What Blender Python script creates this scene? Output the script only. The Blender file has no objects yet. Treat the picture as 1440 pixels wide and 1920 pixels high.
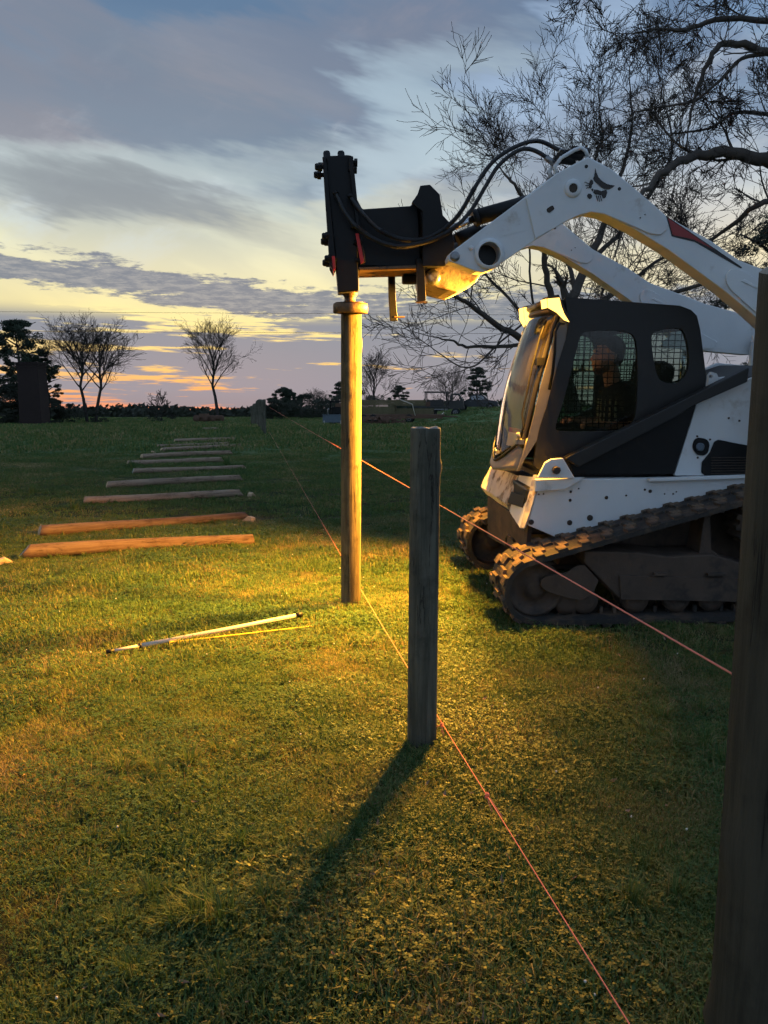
import bpy, math, random
import numpy as np
from mathutils import Vector, Matrix, noise
from mathutils.geometry import tessellate_polygon
def chaikin(p, it=1):
    for _ in range(it): p = [q for i in range(len(p)) for q in ((p[i][0] * .8 + p[(i + 1) % len(p)][0] * .2, p[i][1] * .8 + p[(i + 1) % len(p)][1] * .2), (p[i][0] * .2 + p[(i + 1) % len(p)][0] * .8, p[i][1] * .2 + p[(i + 1) % len(p)][1] * .8))]
    return p
random.seed(7); np.random.seed(7)
S = bpy.context.scene; C = S.collection
R_ = math.radians

# ------------------------------------------------------------ camera
CAMH = 1.4; PITCH = R_(7.8); F = 1450.0
cam = bpy.data.cameras.new('camera'); co = bpy.data.objects.new('camera', cam); C.objects.link(co)
co.location = (0, 0, CAMH); co.rotation_euler = (R_(90) - PITCH, 0, 0)
cam.sensor_fit = 'VERTICAL'; cam.sensor_height = 24; cam.lens = 24 * F / 1920
cam.clip_start = 0.05; cam.clip_end = 3000
S.camera = co
S.render.resolution_x = 768; S.render.resolution_y = 1024
S.view_settings.view_transform = 'Standard'; S.view_settings.look = 'None'
S.cycles.use_adaptive_sampling = True; S.cycles.adaptive_threshold = .04; S.cycles.adaptive_min_samples = 10; S.cycles.max_bounces = 5; S.cycles.diffuse_bounces = 2; S.cycles.glossy_bounces = 2; S.cycles.transparent_max_bounces = 10; S.cycles.sample_clamp_indirect = 4
S.view_settings.exposure = 0.2; S.view_settings.gamma = 1.0

# ------------------------------------------------------------ node helpers
class NT:
    def __init__(s, tree): s.t = tree; s.n = tree.nodes; s.l = tree.links
    def node(s, t, **kw):
        n = s.n.new(t)
        for k, v in kw.items(): setattr(n, k, v)
        return n
    def put(s, sock, v):
        if isinstance(v, bpy.types.NodeSocket): s.l.new(v, sock)
        elif v is not None: sock.default_value = v
    def m(s, op, a, b=None, c=None, clamp=False):
        n = s.node('ShaderNodeMath', operation=op, use_clamp=clamp)
        s.put(n.inputs[0], a); s.put(n.inputs[1], b)
        if c is not None: s.put(n.inputs[2], c)
        return n.outputs[0]
    def mix(s, f, a, b, blend='MIX'):
        n = s.node('ShaderNodeMix', data_type='RGBA', blend_type=blend)
        s.put(n.inputs[0], f)
        s.put(n.inputs[6], a if isinstance(a, bpy.types.NodeSocket) else (*a, 1))
        s.put(n.inputs[7], b if isinstance(b, bpy.types.NodeSocket) else (*b, 1))
        return n.outputs[2]
    def noise(s, vec, scale, detail=4, rough=.5, dist=0):
        n = s.node('ShaderNodeTexNoise'); s.put(n.inputs['Vector'], vec)
        n.inputs['Scale'].default_value = scale; n.inputs['Detail'].default_value = detail
        n.inputs['Roughness'].default_value = rough; n.inputs['Distortion'].default_value = dist
        return n.outputs['Fac']
    def ramp(s, f, stops, interp='LINEAR'):
        n = s.node('ShaderNodeValToRGB'); s.put(n.inputs[0], f); r = n.color_ramp; r.interpolation = interp
        while len(r.elements) < len(stops): r.elements.new(.5)
        for e, (p, c) in zip(r.elements, stops):
            e.position = p; e.color = (*c, 1) if hasattr(c, '__len__') else (c, c, c, 1)
        return n.outputs[0]
    def sm(s, v, a, b):      # smoothstep
        n = s.node('ShaderNodeMapRange', interpolation_type='SMOOTHSTEP'); s.put(n.inputs[0], v)
        n.inputs[1].default_value = a; n.inputs[2].default_value = b
        return n.outputs[0]
    def comb(s, x, y, z):
        n = s.node('ShaderNodeCombineXYZ'); s.put(n.inputs[0], x); s.put(n.inputs[1], y); s.put(n.inputs[2], z); return n.outputs[0]
def srgb(r, g, b):
    f = lambda c: ((c / 255 + .055) / 1.055) ** 2.4 if c > 10 else c / 255 / 12.92
    return (f(r), f(g), f(b))

# ------------------------------------------------------------ world: dusk sky with cloud layers
W = bpy.data.worlds.new('World'); S.world = W; W.use_nodes = True; W.cycles.sampling_method = 'MANUAL'; W.cycles.sample_map_resolution = 256
w = NT(W.node_tree); w.n.clear()
geo = w.node('ShaderNodeTexCoord').outputs['Generated']
sp = w.node('ShaderNodeSeparateXYZ'); w.l.new(geo, sp.inputs[0]); dx, dy, dz = sp.outputs
az = w.m('MULTIPLY', w.m('ARCTAN2', dx, dy), 57.2958)            # degrees, + to the right
el = w.m('MULTIPLY', w.m('ARCSINE', dz), 57.2958)
azw = w.m('ABSOLUTE', w.m('ADD', az, 12.0))                       # distance from the sunset azimuth
cool = w.sm(azw, 15, 75)
back = w.sm(azw, 60, 150)
E01 = w.m('DIVIDE', el, 40.0, clamp=True)
base = w.ramp(E01, [(0.0, srgb(244, 150, 105)), (.03, srgb(252, 178, 100)), (.075, srgb(250, 205, 120)),
                    (.15, srgb(248, 230, 158)), (.24, srgb(232, 226, 186)), (.30, srgb(212, 216, 195)), (.37, srgb(178, 192, 196)), (.48, srgb(134, 156, 174)),
                    (.62, srgb(102, 128, 155)), (1.0, srgb(96, 126, 160))])
rightc = w.ramp(E01, [(0.0, srgb(226, 132, 124)), (.03, srgb(212, 160, 148)), (.10, srgb(190, 180, 172)), (.16, srgb(225, 212, 180)),
                      (.25, srgb(236, 222, 184)), (.36, srgb(190, 200, 206)), (.48, srgb(150, 172, 194)), (.62, srgb(118, 146, 178)), (1.0, srgb(82, 112, 150))])
base = w.mix(w.sm(az, 0, 25), base, rightc)
eastc = w.ramp(E01, [(0.0, srgb(146, 158, 184)), (.3, srgb(160, 186, 212)), (1.0, srgb(132, 162, 200))])
base = w.mix(back, base, eastc)
# cloud-plane coordinates
zc = w.m('MAXIMUM', dz, .02)
zc = w.m('ADD', zc, .06)
pu = w.m('DIVIDE', dx, zc); pv = w.m('DIVIDE', dy, zc)
P3 = w.comb(pu, pv, 0.0)
P3r = w.comb(w.m('ADD', w.m('MULTIPLY', pu, .8), w.m('MULTIPLY', pv, .35)), w.m('MULTIPLY', pv, 1.0), 3.0)
# 1 high soft veil: pale wisps between grey-mauve masses
n1 = w.noise(w.comb(w.m('ADD', w.m('MULTIPLY', az, .045), w.m('MULTIPLY', el, .03)), w.m('ADD', w.m('MULTIPLY', el, .11), w.m('MULTIPLY', az, .02)), 4.3), 1.0, 5, .58)
n1b = w.noise(w.comb(w.m('MULTIPLY', az, .12), w.m('ADD', w.m('MULTIPLY', el, .22), w.m('MULTIPLY', az, -.06)), 9.3), 1.0, 6, .62)
hi = w.sm(el, 9, 19)
d1 = w.m('MULTIPLY', w.sm(n1, .40, .60), w.m('ADD', w.m('MULTIPLY', hi, .75), .25))
cl1 = w.mix(w.sm(az, -28, 28), srgb(132, 139, 152), srgb(118, 136, 160))
cl1 = w.mix(w.sm(n1b, .50, .70), cl1, srgb(152, 146, 156))
cl1 = w.mix(w.sm(el, 28, 60), cl1, srgb(164, 178, 196))
c = w.mix(w.m('MULTIPLY', d1, .9), base, cl1)
# pale bright wisps
d1b = w.m('MULTIPLY', w.sm(n1b, .52, .74), w.m('MULTIPLY', w.sm(el, 8, 13), w.m('SUBTRACT', 1.0, w.sm(el, 19, 27))))
c = w.mix(w.m('MULTIPLY', d1b, .55), c, srgb(196, 214, 222))
# single soft masses with ragged, noise-warped outlines
wn = w.node('ShaderNodeTexNoise'); w.l.new(w.comb(w.m('ADD', w.m('MULTIPLY', az, .055), w.m('MULTIPLY', el, .05)), w.m('ADD', w.m('MULTIPLY', el, .20), w.m('MULTIPLY', az, .03)), 21.0), wn.inputs['Vector']); wn.inputs['Scale'].default_value = 1.0; wn.inputs['Detail'].default_value = 5; wn.inputs['Roughness'].default_value = .62
ws = w.node('ShaderNodeSeparateXYZ'); w.l.new(wn.outputs['Color'], ws.inputs[0])
azp = w.m('ADD', az, w.m('MULTIPLY', w.m('SUBTRACT', ws.outputs[0], .5), 30)); elp = w.m('ADD', el, w.m('MULTIPLY', w.m('SUBTRACT', ws.outputs[1], .5), 9))
def blob(a0, e0, sa, se, rot, amt, col, cc):
    ca, sa_ = math.cos(R_(rot)), math.sin(R_(rot)); u = w.m('SUBTRACT', azp, a0); v = w.m('SUBTRACT', elp, e0)
    p = w.m('DIVIDE', w.m('ADD', w.m('MULTIPLY', u, ca), w.m('MULTIPLY', v, sa_)), sa); q = w.m('DIVIDE', w.m('SUBTRACT', w.m('MULTIPLY', v, ca), w.m('MULTIPLY', u, sa_)), se)
    d = w.m('SUBTRACT', 1.0, w.sm(w.m('ADD', w.m('MULTIPLY', p, p), w.m('MULTIPLY', q, q)), .0, 2.0))
    return w.mix(w.m('MULTIPLY', d, amt), cc, col)
c = blob(-20, 22.5, 13, 2.6, -22, .75, srgb(138, 141, 152), c)      # mauve streak, upper left
c = blob(-8, 21.5, 12, 2.4, 12, .6, srgb(152, 150, 156), c)
c = blob(2, 24, 10, 3.2, 20, .5, srgb(112, 128, 150), c)
c = blob(-24, 17.6, 9, 1.6, 3, .6, srgb(142, 142, 150), c)
c = blob(-12, 18, 9, 2.8, -20, .6, srgb(112, 136, 156), c)
c = blob(1.5, 18.5, 7, 3.6, 35, .75, srgb(186, 204, 212), c)        # bright rift above the loader
c = blob(13, 22, 6, 4, 40, .7, srgb(176, 198, 222), c)
c = blob(8, 16, 8, 2, 20, .6, srgb(134, 144, 160), c)
c = blob(-18, 15.6, 12, 1.7, 5, .6, srgb(190, 202, 200), c)
c = blob(-17.5, 13.3, 10, 1.5, -10, .85, srgb(134, 142, 148), c)    # grey smudge over the cream glow
c = blob(-4, 12.4, 9, 1.4, 8, .5, srgb(208, 208, 186), c)
c = blob(16, 12.5, 10, 2.4, 10, .45, srgb(190, 188, 190), c)
# 3 broken altocumulus band, slanting down to the right
n3 = w.noise(P3, 3.2, 4, .68)
n3c = w.noise(P3, 9.0, 4, .7)
n3l = w.noise(w.comb(w.m('MULTIPLY', az, .09), w.m('MULTIPLY', el, .5), 2.2), 1.0, 5, .55)
cen = w.m('ADD', 6.9, w.m('MULTIPLY', w.m('MAXIMUM', w.m('MULTIPLY', az, -1.0), 0.0), .095))
dist = w.m('ABSOLUTE', w.m('SUBTRACT', el, cen))
dist = w.m('ADD', dist, w.m('MULTIPLY', w.m('SUBTRACT', n3l, .5), -3.4))
dist = w.m('ADD', dist, w.m('MULTIPLY', w.m('SUBTRACT', n3, .5), 3.0))
dist = w.m('ADD', dist, w.m('MULTIPLY', w.m('SUBTRACT', n3c, .5), 1.7))
d3 = w.m('SUBTRACT', 1.0, w.sm(dist, .65, 1.25))
c3 = w.mix(w.sm(n3c, .38, .66), srgb(112, 122, 138), srgb(150, 152, 156))
c = w.mix(w.m('MULTIPLY', d3, .93), c, c3)
# 4 low streaky stratus with glowing slots
n4 = w.noise(w.comb(w.m('MULTIPLY', az, .055), w.m('ADD', w.m('MULTIPLY', el, .85), w.m('MULTIPLY', az, .012)), 11.0), 1.0, 5, .6)
n4b = w.noise(w.comb(w.m('MULTIPLY', az, .35), w.m('MULTIPLY', el, 2.6), 6.0), 1.0, 4, .6)
v4 = w.m('ADD', w.m('ADD', n4, w.m('MULTIPLY', w.m('SUBTRACT', n4b, .5), .28)), w.m('MULTIPLY', w.sm(az, -14, 6), .09))
low = w.m('SUBTRACT', 1.0, w.sm(el, 5.6, 7.0))
d4 = w.m('MULTIPLY', w.sm(v4, .43, .50), low)
c4 = w.ramp(w.m('DIVIDE', el, 8.0, clamp=True), [(0, srgb(150, 140, 144)), (.15, srgb(144, 144, 153)), (.6, srgb(132, 139, 152)), (1, srgb(122, 132, 144))])
c = w.mix(w.m('MULTIPLY', d4, .97), c, c4)
# the afterglow fades round the horizon and below it
c = w.mix(w.m('MULTIPLY', back, .55), c, srgb(148, 174, 204))
c = w.mix(w.sm(el, 13, 22), c, w.mix(1.0, c, (.80, .83, .88), 'MULTIPLY'))
c = w.mix(w.m('SUBTRACT', 1.0, w.sm(el, -4, -.5)), c, srgb(60, 70, 72))
bg = w.node('ShaderNodeBackground'); w.put(bg.inputs[0], c); bg.inputs[1].default_value = 1.0
sky = w.node('ShaderNodeTexSky', sky_type='NISHITA'); sky.sun_disc = False
sky.sun_elevation = R_(0.5); sky.sun_rotation = R_(-12); sky.air_density = 1.2; sky.dust_density = 2
bg2 = w.node('ShaderNodeBackground'); w.put(bg2.inputs[0], sky.outputs[0]); bg2.inputs[1].default_value = 0.006
ad = w.node('ShaderNodeAddShader'); w.l.new(bg.outputs[0], ad.inputs[0]); w.l.new(bg2.outputs[0], ad.inputs[1])
out = w.node('ShaderNodeOutputWorld'); w.l.new(ad.outputs[0], out.inputs[0])

# the sun is at the horizon behind the clouds: a barely felt, very soft warm light
sl = bpy.data.lights.new('sun', 'SUN'); sl.energy = .12; sl.angle = R_(12); sl.color = (1, .62, .35)
so = bpy.data.objects.new('sun', sl); C.objects.link(so)
so.rotation_euler = Vector((math.sin(R_(-12)), math.cos(R_(-12)), math.tan(R_(2.5)))).to_track_quat('Z', 'Y').to_euler()

# ------------------------------------------------------------ geometry helpers
def sst(a, b, v):
    t = np.clip((v - a) / (b - a), 0, 1); return t * t * (3 - 2 * t)
def g(x, y):                                        # height of the field
    x = np.asarray(x, float); y = np.asarray(y, float)
    h = .012 * (np.clip(y, 3, 34) - 3) - .36 * sst(34, 62, y)
    h = h + 1.30 * sst(1.5, 12, x) * sst(40, 76, y)
    h = h + .07 * sst(4.7, 6.9, y) * sst(-.4, 1.0, x) * (1 - sst(9, 16, y))
    h = h - 7 * sst(95, 230, y)
    h = h + .018 * np.sin(x * 1.3 + .4) * np.sin(y * .9) * sst(6.5, 10, y) + .035 * np.sin(x * .21 + 2) * np.sin(y * .17 + 1) * sst(14, 30, y)
    m_ = (1 - sst(10, 16, y))
    h = h + m_ * (.011 * np.sin(6.1 * x + 2.1 * np.sin(2.7 * y)) * np.sin(5.3 * y + 1.7 * np.sin(3.1 * x)) + .009 * np.sin(11.3 * x + 3.0 * np.sin(4.9 * y + 1)) * np.sin(9.7 * y + 2.2 * np.sin(6.3 * x)))
    return h
def ray(px, py):
    u = (px - 720) / F; v = (py - 960) / F; c_, s_ = math.cos(PITCH), math.sin(PITCH)
    return np.array([u, c_ - v * s_, -s_ - v * c_])
def atY(px, py, Y):
    d = ray(px, py); t = Y / d[1]; return Vector((d[0] * t, Y, CAMH + d[2] * t))
def gp(px, py):
    d = ray(px, py); t = .8; pz = 1
    while t < 400:
        if CAMH + d[2] * t < float(g(d[0] * t, d[1] * t)): break
        t *= 1.003
    return Vector((d[0] * t, d[1] * t, float(g(d[0] * t, d[1] * t))))
def onground(px, Y):                                # ground point at image column px and distance Y
    x = (px - 720) / F * Y * .99
    return Vector((x, Y, float(g(x, Y))))

class MB:
    def __init__(s): s.v = []; s.f = []; s.sm = []; s.mi = []; s.tint = None
    def add(s, vs, fs, smooth=False, mi=0):
        o = len(s.v); s.v += [tuple(p) for p in vs]
        for f in fs: s.f.append([i + o for i in f]); s.sm.append(smooth); s.mi.append(mi)
        return s
    def box(s, c_, sz, rot=None, mi=0):
        hx, hy, hz = sz[0] / 2, sz[1] / 2, sz[2] / 2; M = rot or Matrix.Identity(3)
        vs = [Vector(c_) + M @ Vector((x * hx, y * hy, z * hz)) for x in (-1, 1) for y in (-1, 1) for z in (-1, 1)]
        return s.add(vs, [(0, 1, 3, 2), (4, 6, 7, 5), (0, 4, 5, 1), (2, 3, 7, 6), (0, 2, 6, 4), (1, 5, 7, 3)], mi=mi)
    def prism(s, poly, y0, y1, holes=(), mi=0):     # polygon in x,z extruded along y
        loops = [list(poly)] + [list(h) for h in holes]
        flat = [p for l in loops for p in l]; n = len(flat)
        tris = tessellate_polygon([[Vector((p[0], p[1], 0)) for p in l] for l in loops])
        vs = [(p[0], y0, p[1]) for p in flat] + [(p[0], y1, p[1]) for p in flat]
        fs = []
        for t in tris: fs.append(tuple(t)); fs.append(tuple(i + n for i in reversed(t)))
        k = 0
        for l in loops:
            m_ = len(l)
            for i in range(m_): a, b = k + i, k + (i + 1) % m_; fs.append((a, b, b + n, a + n))
            k += m_
        return s.add(vs, fs, mi=mi)
    def tube(s, pts, rad, n=8, caps=True, mi=0, smooth=True):
        pts = [Vector(p) for p in pts]; m_ = len(pts)
        if not hasattr(rad, '__len__'): rad = [rad] * m_
        vs = []; up = None
        for i, p in enumerate(pts):
            t = (pts[min(i + 1, m_ - 1)] - pts[max(i - 1, 0)])
            if t.length < 1e-9: t = Vector((0, 0, 1))
            t.normalize()
            if up is None: up = t.orthogonal().normalized()
            else:
                up = up - t * up.dot(t)
                up = up.normalized() if up.length > 1e-6 else t.orthogonal().normalized()
            b = t.cross(up)
            for k in range(n):
                a = 2 * math.pi * k / n; vs.append(p + (up * math.cos(a) + b * math.sin(a)) * rad[i])
        fs = [(i * n + k, i * n + (k + 1) % n, (i + 1) * n + (k + 1) % n, (i + 1) * n + k) for i in range(m_ - 1) for k in range(n)]
        s.add(vs, fs, smooth, mi)
        if caps:
            o = len(s.v) - len(vs)
            s.f.append([o + k for k in reversed(range(n))]); s.sm.append(False); s.mi.append(mi)
            s.f.append([o + (m_ - 1) * n + k for k in range(n)]); s.sm.append(False); s.mi.append(mi)
        return s
    def lathe(s, base, axis, prof, n=24, smooth=True, mi=0, cap=True):   # prof: (distance along axis, radius)
        a = Vector(axis).normalized(); u = a.orthogonal().normalized(); b = a.cross(u); base = Vector(base); vs = []
        for d, r in prof:
            for k in range(n):
                t = 2 * math.pi * k / n; vs.append(base + a * d + (u * math.cos(t) + b * math.sin(t)) * r)
        m_ = len(prof)
        fs = [(i * n + k, i * n + (k + 1) % n, (i + 1) * n + (k + 1) % n, (i + 1) * n + k) for i in range(m_ - 1) for k in range(n)]
        s.add(vs, fs, smooth, mi); o = len(s.v) - len(vs)
        if not cap: return s
        s.f.append([o + k for k in reversed(range(n))]); s.sm.append(False); s.mi.append(mi)
        s.f.append([o + (m_ - 1) * n + k for k in range(n)]); s.sm.append(False); s.mi.append(mi)
        return s
    def mesh(s, name, mats):
        me = bpy.data.meshes.new(name); me.from_pydata([tuple(v) for v in s.v], [], s.f)
        me.polygons.foreach_set('use_smooth', s.sm); me.polygons.foreach_set('material_index', s.mi)
        for m_ in (mats if isinstance(mats, (list, tuple)) else [mats]): me.materials.append(m_)
        me.update(); return me
def recalc(me):
    import bmesh
    b = bmesh.new(); b.from_mesh(me); bmesh.ops.recalc_face_normals(b, faces=b.faces); b.to_mesh(me); b.free()
def obj(name, mb, mats, parent=None, bevel=0, label=None, fix=True, seg=2):
    me = mb.mesh(name, mats) if isinstance(mb, MB) else mb
    if fix: recalc(me)
    o = bpy.data.objects.new(name, me); C.objects.link(o); o.parent = parent
    if bevel:
        b = o.modifiers.new('bevel', 'BEVEL'); b.width = bevel; b.segments = seg; b.limit_method = 'ANGLE'; b.angle_limit = R_(40)
    if label: o['label'] = label
    return o
def tag(o, label=None, cat=None, group=None, kind=None):
    for k, v in (('label', label), ('category', cat), ('group', group), ('kind', kind)):
        if v: o[k] = v
    return o
def empty(name, loc, label, cat, group=None, rz=0):
    o = bpy.data.objects.new(name, None); C.objects.link(o); o.location = loc; o.rotation_euler = (0, 0, rz); o.empty_display_size = .1
    return tag(o, label, cat, group)

# ------------------------------------------------------------ materials
def pbr(name, col, rough=.6, metal=0, var=.25, vscale=6, col2=None, c2s=3, c2a=.5, c2b=.65, bump=.15, bscale=40, spec=.5, stretch=None, coord='Object'):
    m_ = bpy.data.materials.new(name); m_.use_nodes = True; t = NT(m_.node_tree); b = t.n['Principled BSDF']
    tc = t.node('ShaderNodeTexCoord').outputs[coord]
    if stretch:
        mp = t.node('ShaderNodeMapping'); t.l.new(tc, mp.inputs[0]); mp.inputs['Scale'].default_value = stretch; tc = mp.outputs[0]
    n = t.noise(tc, vscale, 6, .6)
    k = t.m('ADD', t.m('MULTIPLY', t.m('SUBTRACT', n, .5), var * 2), 1.0)
    cc = t.mix(1.0, col, t.comb(k, k, k), 'MULTIPLY')
    if col2:
        cc = t.mix(t.sm(t.noise(tc, c2s, 8, .65), c2a, c2b), cc, col2)
    t.put(b.inputs['Base Color'], cc); b.inputs['Roughness'].default_value = rough; b.inputs['Metallic'].default_value = metal
    b.inputs['Specular IOR Level'].default_value = spec
    if bump:
        bp = t.node('ShaderNodeBump'); bp.inputs['Strength'].default_value = bump; bp.inputs['Distance'].default_value = .01
        t.l.new(t.noise(tc, bscale, 5, .6), bp.inputs['Height']); t.l.new(bp.outputs[0], b.inputs['Normal'])
    return m_
WHITE = pbr('white_paint', (.64, .66, .66), .42, var=.10, vscale=4, col2=(.36, .31, .25), c2s=5.5, c2a=.56, c2b=.80, bump=.05)
WHITED = pbr('scuffed_white_paint', (.62, .64, .64), .45, var=.12, vscale=4, col2=(.26, .21, .16), c2s=7, c2a=.60, c2b=.78, bump=.08)
WORN = pbr('worn_white_paint', (.60, .54, .45), .65, var=.25, vscale=9, col2=(.20, .14, .085), c2s=11, c2a=.50, c2b=.62, bump=.5, bscale=25, stretch=(1, 1.6, .6))
CABM = pbr('charcoal_cab_paint', (.013, .0115, .010), .5, var=.2, col2=(.030, .024, .017), c2s=3, c2a=.5, c2b=.8, bump=.06)
BLACK = pbr('black_steel', (.006, .006, .006), .5, var=.2, col2=(.018, .015, .012), c2s=7, c2a=.55, c2b=.75, bump=.08, spec=.3)
RUBBER = pbr('track_rubber', (.026, .023, .020), .85, var=.3, vscale=9, col2=(.10, .065, .04), c2s=7, c2a=.46, c2b=.66, bump=.4, bscale=60)
LUGM = pbr('muddy_lug_rubber', (.035, .028, .022), .85, var=.45, vscale=14, col2=(.15, .095, .055), c2s=12, c2a=.42, c2b=.60, bump=.5, bscale=60)
MUD = pbr('dirty_undercarriage', (.075, .050, .034), .8, var=.4, vscale=7, col2=(.035, .026, .02), c2s=5, c2a=.48, c2b=.65, bump=.4)
RED = pbr('red_paint', (.42, .015, .012), .45, var=.15, bump=.05)
REDD = pbr('dark_red_decal', (.26, .022, .02), .4, var=.1, bump=0)
DECAL = pbr('dark_decal', (.022, .017, .014), .5, var=.1, bump=0)
STEEL = pbr('dull_steel', (.25, .25, .25), .35, metal=.8, var=.25, col2=(.1, .06, .04), c2s=12, c2a=.55, c2b=.7, bump=.15)
CHROME = pbr('chrome_rod', (.6, .6, .6), .15, metal=1, var=.05, bump=0)
BOLT = pbr('rusty_bolt', (.06, .045, .035), .6, metal=.5, var=.4, vscale=30, bump=.3)
HOSE = pbr('hose_rubber', (.014, .014, .015), .5, var=.2, bump=.35, bscale=300)
CAPM = pbr('driver_cap_steel', (.17, .10, .05), .55, metal=.3, var=.4, vscale=20, col2=(.05, .035, .025), c2s=16, c2a=.55, c2b=.62, bump=.4)
STRING = pbr('pink_string', (.85, .24, .16), .7, var=.15, vscale=400, bump=.3, bscale=900)
SKIN = pbr('skin', (.66, .33, .22), .55, var=.1, bump=.05)
SHIRT = pbr('dark_shirt', (.02, .02, .022), .9, var=.2, bump=.3)
PRINT = pbr('cream_print', (.55, .48, .32), .8, var=.2, bump=0)
PANTS = pbr('dark_jeans', (.02, .025, .04), .9, var=.2, bump=.3)
SEATM = pbr('seat_vinyl', (.02, .02, .02), .7, var=.2, bump=.1)
TRKM = pbr('dusty_truck_paint', (.040, .036, .032), .6, var=.2, bump=.05)
YEL = pbr('yellow_level_paint', (.75, .55, .03), .4, var=.1, vscale=20, bump=.05)
PVC = pbr('pale_pole_plastic', (.62, .55, .46), .45, var=.12, vscale=8, col2=(.3, .22, .15), c2s=9, c2a=.62, c2b=.75, bump=.05)
BARK = pbr('grey_bark', (.075, .062, .05), .9, var=.4, vscale=8, bump=.6, bscale=25)
TWIG = pbr('dark_twig', (.045, .037, .031), .9, var=.3, vscale=4, bump=0)
FARB = pbr('far_bark', (.035, .030, .026), .9, var=.3, bump=0)
EVER = pbr('evergreen_needles', (.022, .034, .016), .8, var=.5, vscale=1.5, bump=0)
BRUSH = pbr('brushy_undergrowth', (.03, .034, .02), .9, var=.5, vscale=.4, bump=0)
WOODST = pbr('treated_lumber', (.13, .105, .05), .8, var=.3, vscale=3, bump=.2)
RUSTM = pbr('rusty_steel', (.13, .07, .045), .85, var=.4, vscale=3, bump=.3)
CARP = pbr('dark_car_paint', (.035, .036, .040), .3, var=.1, bump=0)
TRAILM = pbr('blue_grey_trailer_steel', (.10, .13, .16), .6, var=.3, bump=.1)
TYRE = pbr('tyre_rubber', (.015, .015, .015), .8, var=.2, bump=.1)
GREYP = pbr('grey_door_plastic', (.16, .15, .14), .5, var=.15, bump=.1)

def wood(name, c1, c2, crack, axis_stretch=(1, 1, .07), bump=.55):
    m_ = bpy.data.materials.new(name); m_.use_nodes = True; t = NT(m_.node_tree); b = t.n['Principled BSDF']
    tc = t.node('ShaderNodeTexCoord').outputs['Object']
    mp = t.node('ShaderNodeMapping'); t.l.new(tc, mp.inputs[0]); mp.inputs['Scale'].default_value = axis_stretch; v = mp.outputs[0]
    n1 = t.noise(v, 28, 8, .7, .4); n2 = t.noise(v, 90, 5, .7); n3 = t.noise(tc, 5, 6, .65)
    cc = t.mix(t.sm(n1, .35, .65), c1, c2)
    cc = t.mix(t.m('MULTIPLY', t.sm(n3, .50, .68), .55), cc, tuple(x * .38 for x in c1))
    cr = t.m('SUBTRACT', 1.0, t.sm(t.m('ABSOLUTE', t.m('SUBTRACT', t.noise(v, 17, 6, .6, .5), .5)), .002, .014))
    cr = t.m('MULTIPLY', cr, t.sm(t.noise(tc, 3.2, 3, .5), .44, .54))
    cc = t.mix(t.m('MULTIPLY', cr, .85), cc, crack)
    t.put(b.inputs['Base Color'], cc); b.inputs['Roughness'].default_value = .85; b.inputs['Specular IOR Level'].default_value = .25
    h = t.m('ADD', t.m('MULTIPLY', n1, .6), t.m('MULTIPLY', n2, .4)); h = t.m('SUBTRACT', h, t.m('MULTIPLY', cr, .9))
    bp = t.node('ShaderNodeBump'); bp.inputs['Strength'].default_value = bump; bp.inputs['Distance'].default_value = .012
    t.l.new(h, bp.inputs['Height']); t.l.new(bp.outputs[0], b.inputs['Normal'])
    return m_
POSTM = wood('weathered_green_grey_post', (.058, .058, .042), (.125, .120, .090), (.02, .017, .012))
POSTD = wood('dark_post_wood', (.036, .033, .023), (.072, .064, .044), (.015, .012, .01))
POSTY = wood('tan_post_wood', (.062, .046, .026), (.17, .13, .07), (.02, .014, .008), (1, 1, .05), .8)
LOGM = wood('reddish_peeled_log', (.10, .060, .042), (.16, .11, .078), (.05, .03, .02))
LOGG = wood('grey_peeled_log', (.24, .165, .115), (.36, .26, .18), (.05, .03, .02))
CUTM = wood('fresh_cut_wood', (.48, .32, .19), (.58, .42, .27), (.2, .12, .07), (1, 1, 1), .2)
CUTG = wood('grey_cut_wood', (.26, .25, .22), (.36, .34, .30), (.1, .09, .07), (1, 1, 1), .2)

def glass(name, tint, dirt, dcol=(.4, .36, .3), gl=.12, rough=.04):
    m_ = bpy.data.materials.new(name); m_.use_nodes = True; t = NT(m_.node_tree); t.n.clear()
    tr = t.node('ShaderNodeBsdfTransparent'); tr.inputs[0].default_value = (*tint, 1)
    gs = t.node('ShaderNodeBsdfGlossy'); gs.inputs['Roughness'].default_value = rough; gs.inputs[0].default_value = (.9, .9, .9, 1)
    fr = t.node('ShaderNodeFresnel'); fr.inputs[0].default_value = 1.45
    m1 = t.node('ShaderNodeMixShader'); t.l.new(t.m('ADD', fr.outputs[0], gl - .04, clamp=True), m1.inputs[0]); t.l.new(tr.outputs[0], m1.inputs[1]); t.l.new(gs.outputs[0], m1.inputs[2])
    df = t.node('ShaderNodeBsdfDiffuse'); df.inputs[0].default_value = (*dcol, 1)
    tc = t.node('ShaderNodeTexCoord').outputs['Object']
    mp = t.node('ShaderNodeMapping'); t.l.new(tc, mp.inputs[0]); mp.inputs['Scale'].default_value = (6, 9, 1.1)
    dn = t.m('MULTIPLY', t.m('ADD', t.sm(t.noise(mp.outputs[0], 1.3, 5, .6), .3, .75), .25), dirt)
    m2 = t.node('ShaderNodeMixShader'); t.l.new(dn, m2.inputs[0]); t.l.new(m1.outputs[0], m2.inputs[1]); t.l.new(df.outputs[0], m2.inputs[2])
    o = t.node('ShaderNodeOutputMaterial'); t.l.new(m2.outputs[0], o.inputs[0]); return m_
GLASS = glass('dusty_door_glass', (.92, .94, .94), .035, gl=.08)
TINT = glass('tinted_side_glass', (.62, .68, .62), .05, dcol=(.12, .09, .05), gl=.05)
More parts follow.
